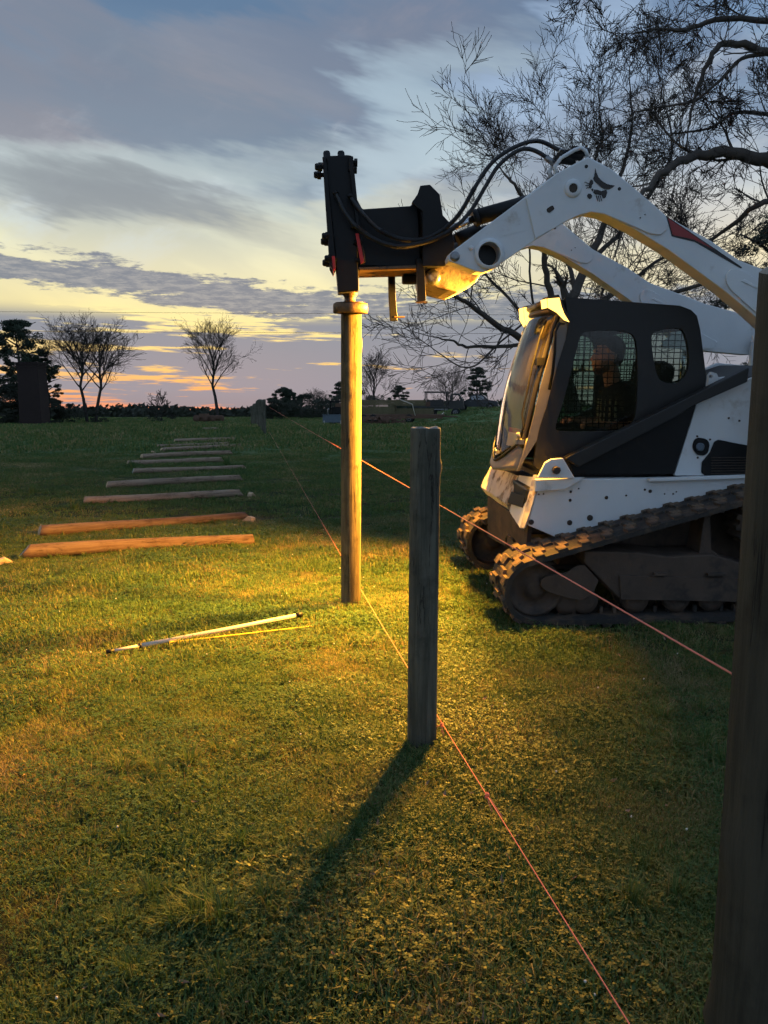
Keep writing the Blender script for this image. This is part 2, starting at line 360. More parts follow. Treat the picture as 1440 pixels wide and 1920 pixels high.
TINTF = glass('tinted_far_glass', (.72, .84, .78), .04, dcol=(.12, .09, .05), gl=.03)
CARG = glass('car_window_glass', (.25, .27, .28), .05, gl=.2)
LC = (1.0, .44, .045)
LENS = bpy.data.materials.new('lit_lamp_lens'); LENS.use_nodes = True
_t = NT(LENS.node_tree); _t.n.clear(); _e = _t.node('ShaderNodeEmission'); _e.inputs[0].default_value = (1, .56, .11, 1); _e.inputs[1].default_value = 3.2
_o = _t.node('ShaderNodeOutputMaterial'); _t.l.new(_e.outputs[0], _o.inputs[0])

def leafmat(name, stops, trans=.35, gloss=.4):
    m_ = bpy.data.materials.new(name); m_.use_nodes = True; t = NT(m_.node_tree); b = t.n['Principled BSDF']
    at = t.node('ShaderNodeAttribute', attribute_name='tint').outputs['Fac']
    ri = t.node('ShaderNodeObjectInfo').outputs['Random']
    loc = t.node('ShaderNodeNewGeometry').outputs['Position']
    ps = t.noise(loc, .9, 5, .6); ps2 = t.noise(loc, .22, 3, .5)
    f = t.m('ADD', t.m('MULTIPLY', at, .80), t.m('MULTIPLY', ri, .10))
    f = t.m('ADD', f, t.m('MULTIPLY', t.m('SUBTRACT', ps, .56), 1.3)); f = t.m('ADD', f, t.m('MULTIPLY', t.m('SUBTRACT', ps2, .5), .5), clamp=True)
    t.put(b.inputs['Base Color'], t.ramp(f, stops)); b.inputs['Roughness'].default_value = gloss; b.inputs['Specular IOR Level'].default_value = .25
    tl = t.node('ShaderNodeBsdfTranslucent'); t.put(tl.inputs[0], t.ramp(f, stops))
    mx = t.node('ShaderNodeMixShader'); mx.inputs[0].default_value = trans
    t.l.new(b.outputs[0], mx.inputs[1]); t.l.new(tl.outputs[0], mx.inputs[2])
    o = t.n['Material Output']; t.l.new(mx.outputs[0], o.inputs[0]); return m_
GRASSM = leafmat('grass_blades', [(0, (.048, .112, .034)), (.35, (.090, .160, .042)), (.60, (.155, .185, .052)), (.78, (.25, .20, .085)), (1, (.42, .33, .18))], .3, .6)
CLOVM = leafmat('clover_leaves', [(0, (.035, .085, .025)), (.5, (.06, .12, .03)), (1, (.11, .14, .04))], .25, .5)
FLOW = pbr('clover_flower', (.7, .66, .58), .8, var=.1, bump=0)

# ------------------------------------------------------------ ground
def groundmat():
    m_ = bpy.data.materials.new('field_turf'); m_.use_nodes = True; t = NT(m_.node_tree); b = t.n['Principled BSDF']
    p = t.node('ShaderNodeNewGeometry').outputs['Position']
    n1 = t.noise(p, .35, 5, .6); n2 = t.noise(p, 2.2, 6, .65); n3 = t.noise(p, 35, 4, .7)
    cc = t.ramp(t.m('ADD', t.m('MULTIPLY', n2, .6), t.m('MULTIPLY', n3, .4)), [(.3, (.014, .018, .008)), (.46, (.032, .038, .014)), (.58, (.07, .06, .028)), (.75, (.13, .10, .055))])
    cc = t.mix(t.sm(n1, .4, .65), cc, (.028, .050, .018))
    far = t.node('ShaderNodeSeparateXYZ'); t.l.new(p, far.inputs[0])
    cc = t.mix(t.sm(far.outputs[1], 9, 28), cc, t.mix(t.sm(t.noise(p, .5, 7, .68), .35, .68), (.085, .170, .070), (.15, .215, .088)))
    t.put(b.inputs['Base Color'], cc); b.inputs['Roughness'].default_value = .95; b.inputs['Specular IOR Level'].default_value = .1
    bp = t.node('ShaderNodeBump'); bp.inputs['Strength'].default_value = .9; bp.inputs['Distance'].default_value = .05
    t.l.new(t.noise(p, 9, 8, .7), bp.inputs['Height']); t.l.new(bp.outputs[0], b.inputs['Normal']); return m_
def build_ground():
    ys = np.concatenate([np.linspace(-30, 0, 8), np.arange(.4, 12, .07), np.arange(12, 45, .8), np.arange(45, 120, 3), np.geomspace(120, 1500, 30)])
    xs = np.concatenate([-np.geomspace(900, 12, 30), np.arange(-11.8, -5, .2), np.arange(-5, 4, .08), np.arange(4, 12, .2), np.geomspace(12, 900, 30)])
    X, Y = np.meshgrid(xs, ys); Z = g(X, Y)
    v = np.stack([X, Y, Z], -1).reshape(-1, 3); nx, ny = len(xs), len(ys)
    i = np.arange((ny - 1) * nx).reshape(ny - 1, nx)[:, :-1].ravel()
    f = np.stack([i, i + 1, i + nx + 1, i + nx], -1)
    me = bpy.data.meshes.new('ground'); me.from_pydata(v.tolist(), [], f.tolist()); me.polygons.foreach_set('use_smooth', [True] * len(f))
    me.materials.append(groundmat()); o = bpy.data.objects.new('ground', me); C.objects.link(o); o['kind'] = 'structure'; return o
build_ground()

# ------------------------------------------------------------ compact track loader
MO = gp(1150, 1178)
MR = Matrix.Rotation(R_(4), 3, 'Z') @ Matrix.Rotation(R_(3), 3, 'X')
MRn = np.array(MR); MOn = np.array(MO)
def P(px, py, y):                                   # image column and row on the machine's plane y -> (x, z) of that plane
    d = MRn.T @ ray(px, py); c_ = MRn.T @ (np.array([0, 0, CAMH]) - MOn); t = (y - c_[1]) / d[1]; q = c_ + d * t
    return (float(q[0]), float(q[2]))
def P3(px, py, y): q = P(px, py, y); return Vector((q[0], y, q[1]))
def PP(y, *pts): return [P(a, b, y) for a, b in pts]
def MW(v): return MR @ Vector(v) + MO               # machine point -> world
LD = bpy.data.objects.new('track_loader', None); C.objects.link(LD)
LD.matrix_world = Matrix.Translation(MO) @ MR.to_4x4(); LD.empty_display_size = .2
tag(LD, 'white compact track loader with charcoal cab, raised lift arms and two lit amber work lights', 'loader')
WID = 1.74
def mir(y): return WID - y

# lift arms -------------------------------------------------
def circ(c_, r, n=20): return [(c_[0] + r * math.cos(2 * math.pi * k / n), c_[1] + r * math.sin(2 * math.pi * k / n)) for k in range(n)]
YA = .14
arm_top = PP(YA, (841, 484), (845, 474), (856, 465), (950, 395), (1042, 326), (1102, 294), (1112, 298), (1148, 318), (1195, 357), (1251, 406), (1334, 452), (1386, 488))
arm_mid = [(.98, 2.14), (1.12, 2.09), (1.30, 2.045), (1.46, 2.01), (1.54, 1.95), (1.56, 1.84), (1.53, 1.70), (1.16, 1.73), (.98, 1.78)]
arm_bot = PP(YA, (1412, 590), (1362, 548), (1301, 503), (1251, 467), (1187, 428), (1150, 410), (1132, 402), (1107, 397), (1085, 403), (1062, 414), (1001, 452), (923, 505), (906, 511), (893, 509), (854, 494), (842, 490))
arm_poly = arm_top + arm_mid + arm_bot
hole_c = P(917, 476, YA)
plate = PP(YA, (985, 372), (1042, 327), (1101, 296), (1148, 320), (1195, 359), (1228, 387), (1243, 403), (1251, 420), (1248, 433), (1238, 441), (1217, 439), (1190, 427), (1132, 402), (1107, 398), (1085, 404), (1062, 415), (1003, 449))
rplate = chaikin(PP(YA, (1408, 517), (1385, 505), (1371, 504), (1361, 513), (1360, 528), (1368, 543), (1404, 575), (1432, 600), (1450, 590), (1440, 545)), 2)
for y0, y1, side in ((YA, YA + .15, -1), (mir(YA + .15), mir(YA), 1)):
    a = obj('lift_arm', MB().prism(arm_poly, y0, y1, [circ(hole_c, .072)]), WHITE, LD, bevel=.012, seg=3)
    yo = y0                                          # camera-facing face of each arm
    obj('reinforcement_plate', MB().prism(plate, yo - .010, yo - .0005), WHITE, a, bevel=.006)
    obj('reinforcement_plate', MB().prism(rplate, yo - .010, yo - .0005), WHITE, a, bevel=.006)
    groove = PP(YA, (1387, 527), (1393, 524), (1440, 548), (1440, 553))
    obj('groove', MB().prism(groove, yo - .014, yo - .011), WHITE, a, bevel=.002)
    hx, hz = hole_c
    obj('pivot_tube', MB().lathe((hx, y0 - .014, hz), (0, 1, 0), [(0, .066), (0, .088), (.012, .088), (.16, .088), (.178, .088), (.178, .066), (.0, .066)], cap=False), WHITE, a)
    obj('dark_hole_disc', MB().lathe((hx, y0 + .10, hz), (0, 1, 0), [(0, .064), (.01, .064)]), CABM, a)  # added dark disc stands in for the shade deep inside the tube
    bx_, bz_ = P(1073, 354, YA)
    mb = MB(); mb.lathe((bx_, yo - .022, bz_), (0, 1, 0), [(0, .026), (0, .045), (.01, .052), (.02, .052), (.02, .026), (0, .026)], cap=False); obj('boss', mb, WHITE, a)
    obj('pin_hole', MB().lathe((bx_, yo - .016, bz_), (0, 1, 0), [(0, .025), (.004, .025)]), BOLT, a)
    px_, pz_ = P(853, 481, YA)
    obj('pivot_pin', MB().lathe((px_, yo - .012, pz_), (0, 1, 0), [(0, .012), (0, .026), (.014, .030), (.16, .03), (.172, .026)]), STEEL, a)
    for (qx, qy, r) in ((1098, 313, .010), (1160, 355, .010), (1208, 403, .004), (1199, 409, .004)):
        cx, cz = P(qx, qy, YA); obj('bolt_hole', MB().lathe((cx, yo - .013, cz), (0, 1, 0), [(0, r), (.006, r)], 10), DECAL, a)
    sx, sz = P(1031, 393, YA); dv = Vector(P(1040, 387, YA)) - Vector(P(1022, 399, YA)); dv = dv.normalized() * .022; nrm = Vector((-dv.y, dv.x)) .normalized() * .014
    slot = [(sx + dv.x * k + nrm.x * j, sz + dv.y * k + nrm.y * j) for k, j in ((-1, -.6), (-.6, -1), (.6, -1), (1, -.6), (1, .6), (.6, 1), (-.6, 1), (-1, .6))]
    obj('slot', MB().prism(slot, yo - .013, yo - .0105), BOLT, a)
    kx, kz = P(883, 465, YA); obj('grease_boss', MB().lathe((kx, yo - .02, kz), (0, 1, 0), [(0, .008), (.006, .012), (.02, .012)], 12), WHITE, a)
    if side < 0: ARM = a
# decals on the near arm: red-and-black wedge stripe and the animal-head emblem
def Z(zx, zy): return P(1040 + zx / 3.6, 260 + zy / 3.6, YA)
obj('stripe_decal', MB().prism([Z(752, 521), Z(790, 660), Z(945, 697), Z(1257, 877), Z(1264, 868), Z(1080, 742)], YA - .0022, YA - .0002), DECAL, ARM, label='black border of the wedge stripe')
obj('stripe_decal', MB().prism([Z(762, 535), Z(797, 651), Z(940, 682), Z(1080, 752), Z(1010, 703)], YA - .0038, YA - .0024), REDD, ARM, label='dark red wedge stripe')
em = MB(); ye = YA - .0135; yf = YA - .0105
for pl in ([(270, 203), (278, 236), (292, 266), (318, 292), (352, 311), (402, 320), (384, 335), (360, 346), (330, 342), (304, 326), (282, 306), (264, 290), (256, 272), (264, 250)],
           [(240, 278), (254, 288), (256, 306), (246, 318), (244, 334), (234, 340), (227, 326), (226, 306)],
           [(244, 342), (255, 338), (257, 352), (246, 360)],
           [(262, 346), (284, 348), (288, 378), (272, 380), (256, 364)], [(284.5, 348), (308, 358), (312, 384), (300, 386), (288.5, 378)], [(308.5, 358), (344, 346), (350, 366), (338, 402), (320, 406), (312.5, 384)],
           [(222, 374), (238, 375), (248, 387), (244, 403), (232, 412), (219, 401), (215, 387)],
           [(275, 386), (280, 386), (288, 424), (284, 425)], [(287, 388), (292, 388), (301, 428), (297, 429)], [(300, 390), (305, 389), (316, 424), (312, 425)],
           [(198, 295), (226, 304), (226, 309), (197, 298)], [(203, 317), (226, 315), (226, 320), (203, 321)], [(208, 336), (229, 326), (230, 331), (209, 340)]):
    em.prism([Z(*q) for q in pl], ye, yf)
obj('emblem', em, DECAL, ARM, label='dark horned-ear wildcat head emblem', fix=True)
# cross tube and curved bottom link between the arm tips
ct = PP(.56, (842, 490), (872, 494), (902, 512), (893, 528), (876, 541), (858, 548), (842, 545), (815, 538), (800, 531), (797, 512), (815, 500))
CARR = pbr('dirty_carriage_paint', (.34, .27, .17), .5, var=.25, vscale=9, col2=(.12, .07, .035), c2s=9, c2a=.5, c2b=.64, bump=.3)
obj('quick_attach_carriage', MB().prism(ct, .56, mir(.56)), CARR, LD, bevel=.015, seg=3)
for yy in (.54, .80):
    cx, cz = P(812, 520, .56); obj('carriage_pin', MB().lathe((cx, yy, cz), (0, 1, 0), [(0, .02), (0, .045), (.03, .045), (.03, .02)]), STEEL, LD)
ctc = P(1010, 385, YA); obj('arm_cross_tube', MB().tube([(ctc[0], YA + .13, ctc[1]), (ctc[0], mir(YA + .13), ctc[1])], .06, 16), WHITE, LD)
for yy in (.40, mir(.40)):
    a = Vector((*P(1040, 366, .4),)); 
    p0 = P3(1000, 378, .40); p1 = P3(896, 407, .40); p2 = P3(836, 432, .40)
    for p in (p0, p1, p2): p.y = yy
    c_ = obj('tilt_cylinder', MB().tube([p0, p1], .048, 18), BLACK, LD)
    obj('cylinder_gland', MB().tube([p1, p1 + (p2 - p1).normalized() * .03], .052, 18), BLACK, c_); obj('cylinder_rod', MB().tube([p1, p2], .02, 12), CHROME, c_)
    q0 = P3(905, 430, .45); q1 = P3(862, 448, .45); q0.y = q1.y = yy + (.12 if yy < .8 else -.12)
    obj('rod_guard', MB().tube([q0, q1], .05, 16), BLACK, LD)
# guard loop and hose couplers on the elbow
lp = [P3(1043, 327, YA + .02), P3(1040, 312, YA + .02), P3(1052, 296, YA + .03), P3(1078, 281, YA + .03), P3(1090, 277, YA + .03), P3(1098, 283, YA + .02), P3(1103, 295, YA + .02)]
obj('coupler_guard', MB().tube(lp, .011, 8), WHITE, LD)
lp2 = [Vector((p.x, p.y + .11, p.z)) for p in lp]; obj('coupler_guard', MB().tube(lp2, .011, 8), WHITE, LD)
mb = MB()
for (qx, qy, r) in ((1060, 305, .03), (1075, 298, .026), (1088, 290, .024), (1066, 296, .02)): p = P3(qx, qy, YA + .07); mb.tube([p - Vector((.05, .02, -.02)), p + Vector((.05, .02, .02))], r, 10)
obj('hydraulic_couplers', mb, BLACK, LD)

# cab -------------------------------------------------------
YC = .45
cab_out = PP(YC, (1060, 557), (1275, 573), (1296, 581), (1307, 592), (1313, 617), (1319, 662), (1324, 705), (1322, 735), (1264, 887), (1018, 885), (1000, 872), (1008, 820), (1012, 802), (1024, 765), (1044, 690), (1061, 637), (1066, 606))
win1 = PP(YC, (1097, 621), (1150, 619), (1184, 624), (1194, 640), (1196, 700), (1193, 780), (1180, 808), (1046, 810), (1040, 802), (1056, 755), (1080, 660), (1088, 630))
win2 = PP(YC, (1222, 624), (1240, 618), (1276, 615), (1284, 625), (1291, 651), (1292, 690), (1282, 710), (1268, 720), (1238, 716), (1229, 695), (1222, 650))
win1 = chaikin(win1, 2); win2 = chaikin(win2, 2)
for (y0, y1) in ((YC, YC + .035), (mir(YC) - .035, mir(YC))):
    cf = obj('cab_side', MB().prism(cab_out, y0, y1, [win1, win2]), CABM, LD, bevel=.006)
    near = y0 < .8
    for wn in (win1, win2):
        gl = obj('side_window', MB().prism(wn, y0 + .012, y0 + .016), TINT if near else TINTF, cf)
        # welded wire screen behind the glass
        sc = MB(); xs = [p[0] for p in wn]; zs = [p[1] for p in wn]
        def inside(x, z):
            r = False; n = len(wn); j = n - 1
            for i in range(n):
                if ((wn[i][1] > z) != (wn[j][1] > z)) and x < (wn[j][0] - wn[i][0]) * (z - wn[i][1]) / (wn[j][1] - wn[i][1]) + wn[i][0]: r = not r
                j = i
            return r
        sp_ = .042; yb = y0 + (.05 if near else -.012)
        k = min(xs)
        def runs(fixed, vert):
            lo, hi = (min(zs), max(zs)) if vert else (min(xs), max(xs)); a_ = None; n_ = 60
            for q in range(n_ + 1):
                t_ = lo + (hi - lo) * q / n_; ins = inside(fixed, t_) if vert else inside(t_, fixed)
                if ins and a_ is None: a_ = t_
                if (not ins or q == n_) and a_ is not None:
                    lo_, hi_ = a_ - .015, t_ + .01
                    if vert: sc.tube([(fixed, yb, lo_), (fixed, yb, hi_)], .0032, 5)
                    else: sc.tube([(lo_, yb + .005, fixed), (hi_, yb + .005, fixed)], .0032, 5)
                    a_ = None
        x_ = min(xs) + .01
        while x_ < max(xs): runs(x_, True); x_ += sp_
        z_ = min(zs) + .01
        while z_ < max(zs): runs(z_, False); z_ += sp_ * .9
        tag(obj('window_screen', sc, BLACK, cf), kind='stuff')
cz = lambda px, py: P(px, py, YC)
# roof, rear wall and floor panels between the sides
def strip(name, a, b, th, mat, y0=YC, y1=None, parent=LD, bevel=.004):
    y1 = y1 or mir(YC); a = Vector(a); b = Vector(b); d = (b - a).normalized(); n = Vector((-d.y, d.x)) * th
    return obj(name, MB().prism([tuple(a), tuple(b), tuple(b + n), tuple(a + n)], y0, y1), mat, parent, bevel=bevel)
rp = [cz(1062, 559), cz(1275, 575), cz(1294, 582), cz(1305, 594), cz(1311, 618)]
rp2 = [(x - .0, z - .045) for x, z in rp[:3]] + [(rp[3][0] - .04, rp[3][1] - .02), (rp[4][0] - .035, rp[4][1])]
obj('roof', MB().prism(rp + rp2[::-1], YC + .036, mir(YC) - .036), CABM, LD, bevel=.004)
strip('rear_wall', cz(1322, 735), cz(1275, 860), .03, CABM, YC + .036, mir(YC) - .036)
# headliner beam over the door
fz = P(1060, 560, YC)
obj('front_header', MB().prism([(fz[0] - .06, fz[1] - .005), (fz[0] + .02, fz[1] - .004), (fz[0] + .02, fz[1] - .07), (fz[0] - .035, fz[1] - .075)], YC + .036, mir(YC) - .036), CABM, LD, bevel=.005)
# front door: curved glass in a frame
EDG = [(.905, -.545), (1.0, -.505), (1.12, -.475), (1.25, -.445), (1.5, -.395), (1.75, -.335), (1.9, -.295), (2.0, -.26)]
def xe(z): return float(np.interp(z, [e[0] for e in EDG], [e[1] for e in EDG]))
def door_pt(s_, z, off=0):
    y = YC + .02 + (WID - 2 * YC - .04) * s_
    bul = .115 * (1 - (2 * s_ - 1) ** 2) * (.55 + .45 * math.sin(max(0, min(1, (z - .9) / 1.1)) * math.pi))
    return Vector((xe(z) - bul - off, y, z))
gm = MB(); ns, nz = 20, 26; z0, z1 = .99, 1.95
vs = [door_pt(.05 + .9 * i / ns, z0 + (z1 - z0) * j / nz) for j in range(nz + 1) for i in range(ns + 1)]
# pointed lower edge of the glass
for i in range(ns + 1):
    s_ = .05 + .9 * i / ns; zl = .955 + .20 * abs(2 * s_ - 1) ** 1.5
    for j in range(nz + 1): z = zl + (z1 - zl) * j / nz; vs[j * (ns + 1) + i] = door_pt(s_, z)
gm.add(vs, [(j * (ns + 1) + i, j * (ns + 1) + i + 1, (j + 1) * (ns + 1) + i + 1, (j + 1) * (ns + 1) + i) for j in range(nz) for i in range(ns)], True)
dg = obj('door_glass', gm, GLASS, LD, fix=False); so_ = dg.modifiers.new('solid', 'SOLIDIFY'); so_.thickness = .006
fr = MB()
for s_ in (.035, .965): fr.tube([door_pt(s_, z, .004) for z in np.linspace(1.08, 1.98, 20)], .017, 8)
fr.tube([door_pt(s_, 1.965, .002) for s_ in np.linspace(.03, .97, 14)], .017, 8)
obj('door_frame', fr, CABM, LD)
se = MB(); se.tube([door_pt(s_, .955 + .20 * abs(2 * s_ - 1) ** 1.5, .006) for s_ in np.linspace(.04, .96, 24)], .009, 6); obj('door_seal', se, BLACK, LD)
lw = MB(); vs = []; n_ = 24
for i in range(n_ + 1):
    s_ = .0 + 1.0 * i / n_; zt = .95 + .20 * abs(2 * s_ - 1) ** 1.5; zb = .885 + .05 * abs(2 * s_ - 1)
    for j in range(5): z = zb + (zt - zb) * j / 4; p = door_pt(s_, max(z, .86)); p.z = z; vs.append(p)
lw.add(vs, [(i * 5 + j, (i + 1) * 5 + j, (i + 1) * 5 + j + 1, i * 5 + j + 1) for i in range(n_) for j in range(4)], True)
o_ = obj('door_sill', lw, GREYP, LD, fix=False); q_ = o_.modifiers.new('solid', 'SOLIDIFY'); q_.thickness = -.02
for yy in (YC + .006, mir(YC) - .012):
    pil = [(xe(z) - .004, z) for z in (.93, 1.1, 1.3, 1.5, 1.7, 1.85, 1.97)] + PP(YC, (1064, 598), (1064, 632), (1046, 690), (1027, 765), (1015, 802), (1010, 822))
    obj('door_pillar', MB().prism(pil, yy, yy + .006), GREYP, LD)
lt = MB(); p = door_pt(.42, 1.02, .02); lt.box(p, (.03, .06, .018)); lt.tube([p, p + Vector((-.01, .03, .02)), p + Vector((0, .06, .02))], .007, 6); obj('door_latch', lt, STEEL, LD)
st = MB(); vs = [door_pt(s_, z, .003) for z in (1.08, 1.20) for s_ in (.10, .16, .22, .28)]; st.add(vs, [(0, 1, 5, 4), (1, 2, 6, 5), (2, 3, 7, 6)]); obj('warning_sticker', st, PRINT, LD, fix=False)
st = MB(); vs = [door_pt(s_, z, .004) for z in (1.17, 1.20) for s_ in (.10, .16, .22, .28)]; st.add(vs, [(0, 1, 5, 4), (1, 2, 6, 5), (2, 3, 7, 6)]); obj('warning_sticker', st, REDD, LD, fix=False)
wi = MB(); wi.tube([door_pt(.12, 1.90, .025), door_pt(.12, 1.80, .03), door_pt(.10, 1.6, .03), door_pt(.08, 1.42, .03), door_pt(.09, 1.30, .025), door_pt(.05, 1.22, .02), door_pt(.06, 1.12, .02)], .0065, 8); wi.box(door_pt(.05, 1.64, .02), (.05, .06, .05)); obj('wiper_arm', wi, BLACK, LD)
hd = MB(); hd.tube([P3(1058, 606, YC - .02), P3(1048, 606, YC - .06), P3(1041, 622, YC - .07), P3(1040, 660, YC - .06), P3(1036, 700, YC - .04), P3(1030, 730, YC - .01)], .010, 8); obj('grab_handle', hd, BLACK, LD)
hb = MB(); p = door_pt(.03, 1.12, .03); hb.box(p, (.05, .04, .03)); hb.tube([p, p + Vector((-.02, -.02, .06))], .012, 8); hb.tube([p + Vector((.0, 0, .02)), p + Vector((.03, 0, -.06))], .01, 8); obj('door_handle', hb, STEEL, LD)
mrr = MB(); yy = mir(YC) + .02
mrr.tube([P3(994, 622, yy), P3(981, 624, yy), P3(980, 645, yy), P3(972, 672, yy), P3(965, 700, yy + .02)], .011, 8)
obj('mirror_arm', mrr, CABM, LD)
mrr = MB(); mrr.tube([P3(975, 702, yy), P3(963, 706, yy), P3(959, 730, yy), P3(957, 748, yy), P3(962, 755, yy), P3(970, 748, yy), P3(975, 702, yy)], .009, 8); obj('mirror_bracket', mrr, BLACK, LD)
# seat, controls, operator
LEVZ = P(1136, 668, WID / 2 - .02)[1] - .235 - .225
se_ = MB(); se_.prism([(.02, .98), (.42, .95), (.44, 1.06), (.02, 1.1)], .62, 1.12); se_.prism([(.38, 1.0), (.50, 1.0), (.56, 1.62), (.46, 1.66)], .62, 1.12); obj('seat', se_, SEATM, LD, bevel=.03)
for yy in (.56, 1.18):
    j = MB(); j.box((.12, yy, 1.12), (.36, .09, .07)); j.tube([(-.10, yy, 1.15), (-.13, yy, LEVZ - .03)], .016, 8); j.lathe((-.13, yy, LEVZ - .07), (0, 0, 1), [(0, .02), (.03, .03), (.07, .028), (.09, .015)], 12); obj('control_lever', j, SEATM, LD, bevel=.01)
GLOWM = bpy.data.materials.new('added_cab_glow'); GLOWM.use_nodes = True; GLOWM.node_tree.nodes['Principled BSDF'].inputs['Emission Color'].default_value = (1, .42, .16, 1); GLOWM.node_tree.nodes['Principled BSDF'].inputs['Emission Strength'].default_value = 3.4  # warm glow added inside the cab to light the operator's face
glow_box = obj('added_glow_box', MB().box((-.30, .62, 1.62), (.03, .17, .12)), BLACK, LD, bevel=.005); obj('glow_panel', MB().box((-.283, .62, 1.62), (.003, .145, .095)), GLOWM, glow_box)  # added glowing box, no known instrument; its lit side faces the operator
glow_box = obj('added_glow_box', MB().box((-.36, 1.0, 1.26), (.03, .20, .12)), BLACK, LD, bevel=.005); obj('glow_panel', MB().box((-.343, 1.0, 1.26), (.003, .17, .095)), GLOWM, glow_box)  # second added glowing box, lower down in front of the operator
obj('cab_floor', MB().box((.1, WID / 2, .90), (1.0, WID - 2 * YC - .08, .03)), CABM, LD)

# lower link bar, dark panel, bracket
yb = .30
bar = PP(yb, (1060, 859), (1405, 689), (1402, 716), (1304, 759), (1275, 778), (1085, 876))
obj('lower_link', MB().prism(bar, yb, yb + .07), CABM, LD, bevel=.006)
obj('lower_link', MB().prism(bar, mir(yb + .07), mir(yb)), CABM, LD, bevel=.006)
dp = PP(.39, (1062, 862), (1306, 758), (1264, 889), (1075, 889))
for y0, y1 in ((.39, .42), (mir(.42), mir(.39))): obj('access_panel', MB().prism(dp, y0, y1), BLACK, LD, bevel=.005)
br = PP(.27, (1008, 896), (1022, 868), (1033, 861), (1056, 859), (1078, 897))
for y0, y1 in ((.27, .295), (mir(.295), mir(.27))):
    b_ = obj('pivot_bracket', MB().prism(br, y0, y1), WHITE, LD, bevel=.005)
    cx, cz_ = P(1042, 881, .27); obj('pivot_bolt', MB().lathe((cx, y0 - .03, cz_), (0, 1, 0), [(0, .02), (.004, .026), (.03, .026)], 8, smooth=False), BOLT, b_)
# chassis: side plates, rear body, engine cover
ch = PP(.34, (1000, 899), (1060, 897), (1215, 896), (1420, 892), (1450, 960), (1450, 1010), (1180, 1010), (1100, 992), (988, 987), (985, 985), (975, 1000), (960, 960))
chs = [P(1012, 899, .34), P(1215, 897, .34), (1.35, P(1420, 892, .34)[1]), (1.35, .86), (-.25, .49), P(990, 985, .34)]
for y0, y1 in ((.34, .40), (mir(.40), mir(.34))):
    sp1 = obj('chassis_side', MB().prism(chs, y0, y1), WHITED, LD, bevel=.005)
    if y0 < .8:
        for (qx, qy, r) in ((1106, 971, .020), (996, 979, .018), (1068, 980, .018), (1137, 933, .012), (1069, 938, .010), (1209, 918, .008), (1219, 921, .012), (1174, 929, .006), (1010, 927, .006), (1019, 926, .006), (1070, 922, .008), (1085, 916, .005), (1262, 926, .006), (1246, 926, .005), (1268, 922, .005)):
            cx, cz_ = P(qx, qy, .34); obj('rivet', MB().lathe((cx, .334, cz_), (0, 1, 0), [(0, r * .6), (.003, r), (.007, r)], 12), BOLT, sp1)
        obj('side_ledge', MB().prism(PP(.30, (1218, 897), (1430, 890), (1430, 896), (1218, 903)), .30, .339), WHITE, sp1, bevel=.003)
        obj('bracket_shelf', MB().prism(PP(.29, (1006, 900), (1098, 896), (1060, 918), (1004, 922)), .296, .339), WHITE, sp1, bevel=.003)
rb = [P(1306, 759, .40), P(1395, 715, .40), (1.25, 1.62), (1.42, 1.58), (1.46, 1.2), (1.46, .9), P(1264, 892, .40)]
rb[2] = (1.2, P(1395, 715, .4)[1] + .12); rb[3] = (1.45, rb[2][1] - .02)
for y0, y1 in ((.40, .43), (mir(.43), mir(.40))):
    rp_ = obj('engine_side_panel', MB().prism(rb, y0, y1), WHITE, LD, bevel=.005)
    if y0 < .8:
        vg = PP(.40, (1346, 824), (1375, 830), (1420, 838), (1420, 893), (1322, 893), (1314, 885), (1315, 866), (1330, 848), (1338, 828))
        v_ = obj('vent_grille', MB().prism(vg, .388, .3995), BLACK, rp_, bevel=.006)
        for k in range(7):
            zz = P(1330, 858 + 5 * k, .39); obj('louvre', MB().box((zz[0] + .18, .384, zz[1]), (.34, .006, .006)), BOLT, rp_)
        hp = chaikin(PP(.40, (1302, 823), (1310, 820), (1324, 823), (1330, 832), (1327, 848), (1320, 854), (1306, 853), (1298, 842), (1298, 832)))
        obj('fuel_cap_recess', MB().prism(hp, .39, .3995), BLACK, rp_, bevel=.003)
        cx, cz_ = P(1312, 838, .39); c0 = obj('fuel_cap', MB().lathe((cx, .375, cz_), (0, 1, 0), [(0, .020), (.005, .028), (.015, .028)], 18), TRAILM, rp_)
        for (qx, qy) in ((1307, 818), (1331, 824), (1308, 858), (1366, 784), (1386, 789)):
            cx, cz_ = P(qx, qy, .40); obj('bolt', MB().lathe((cx, .395, cz_), (0, 1, 0), [(0, .007), (.005, .007)], 8), BOLT, rp_)
obj('engine_cover', MB().prism([(.62, 1.42), (1.2, 1.62), (1.44, 1.58), (1.46, .5), (.6, .5)], .44, mir(.44)), CABM, LD, bevel=.02)
obj('tailgate', MB().box((1.49, WID / 2, 1.0), (.05, 1.0, 1.0)), CABM, LD, bevel=.02)
for y0 in (.42, mir(.42) - .06):                     # small lift eye and cylinder in the gap behind the cab
    e_ = PP(.45, (1322, 732), (1325, 704), (1330, 697), (1340, 700), (1344, 708), (1356, 706), (1352, 716))
    obj('lift_eye', MB().prism(e_, y0, y0 + .03, [circ(P(1329, 706, .45), .012, 10)]), WHITE, LD, bevel=.003)
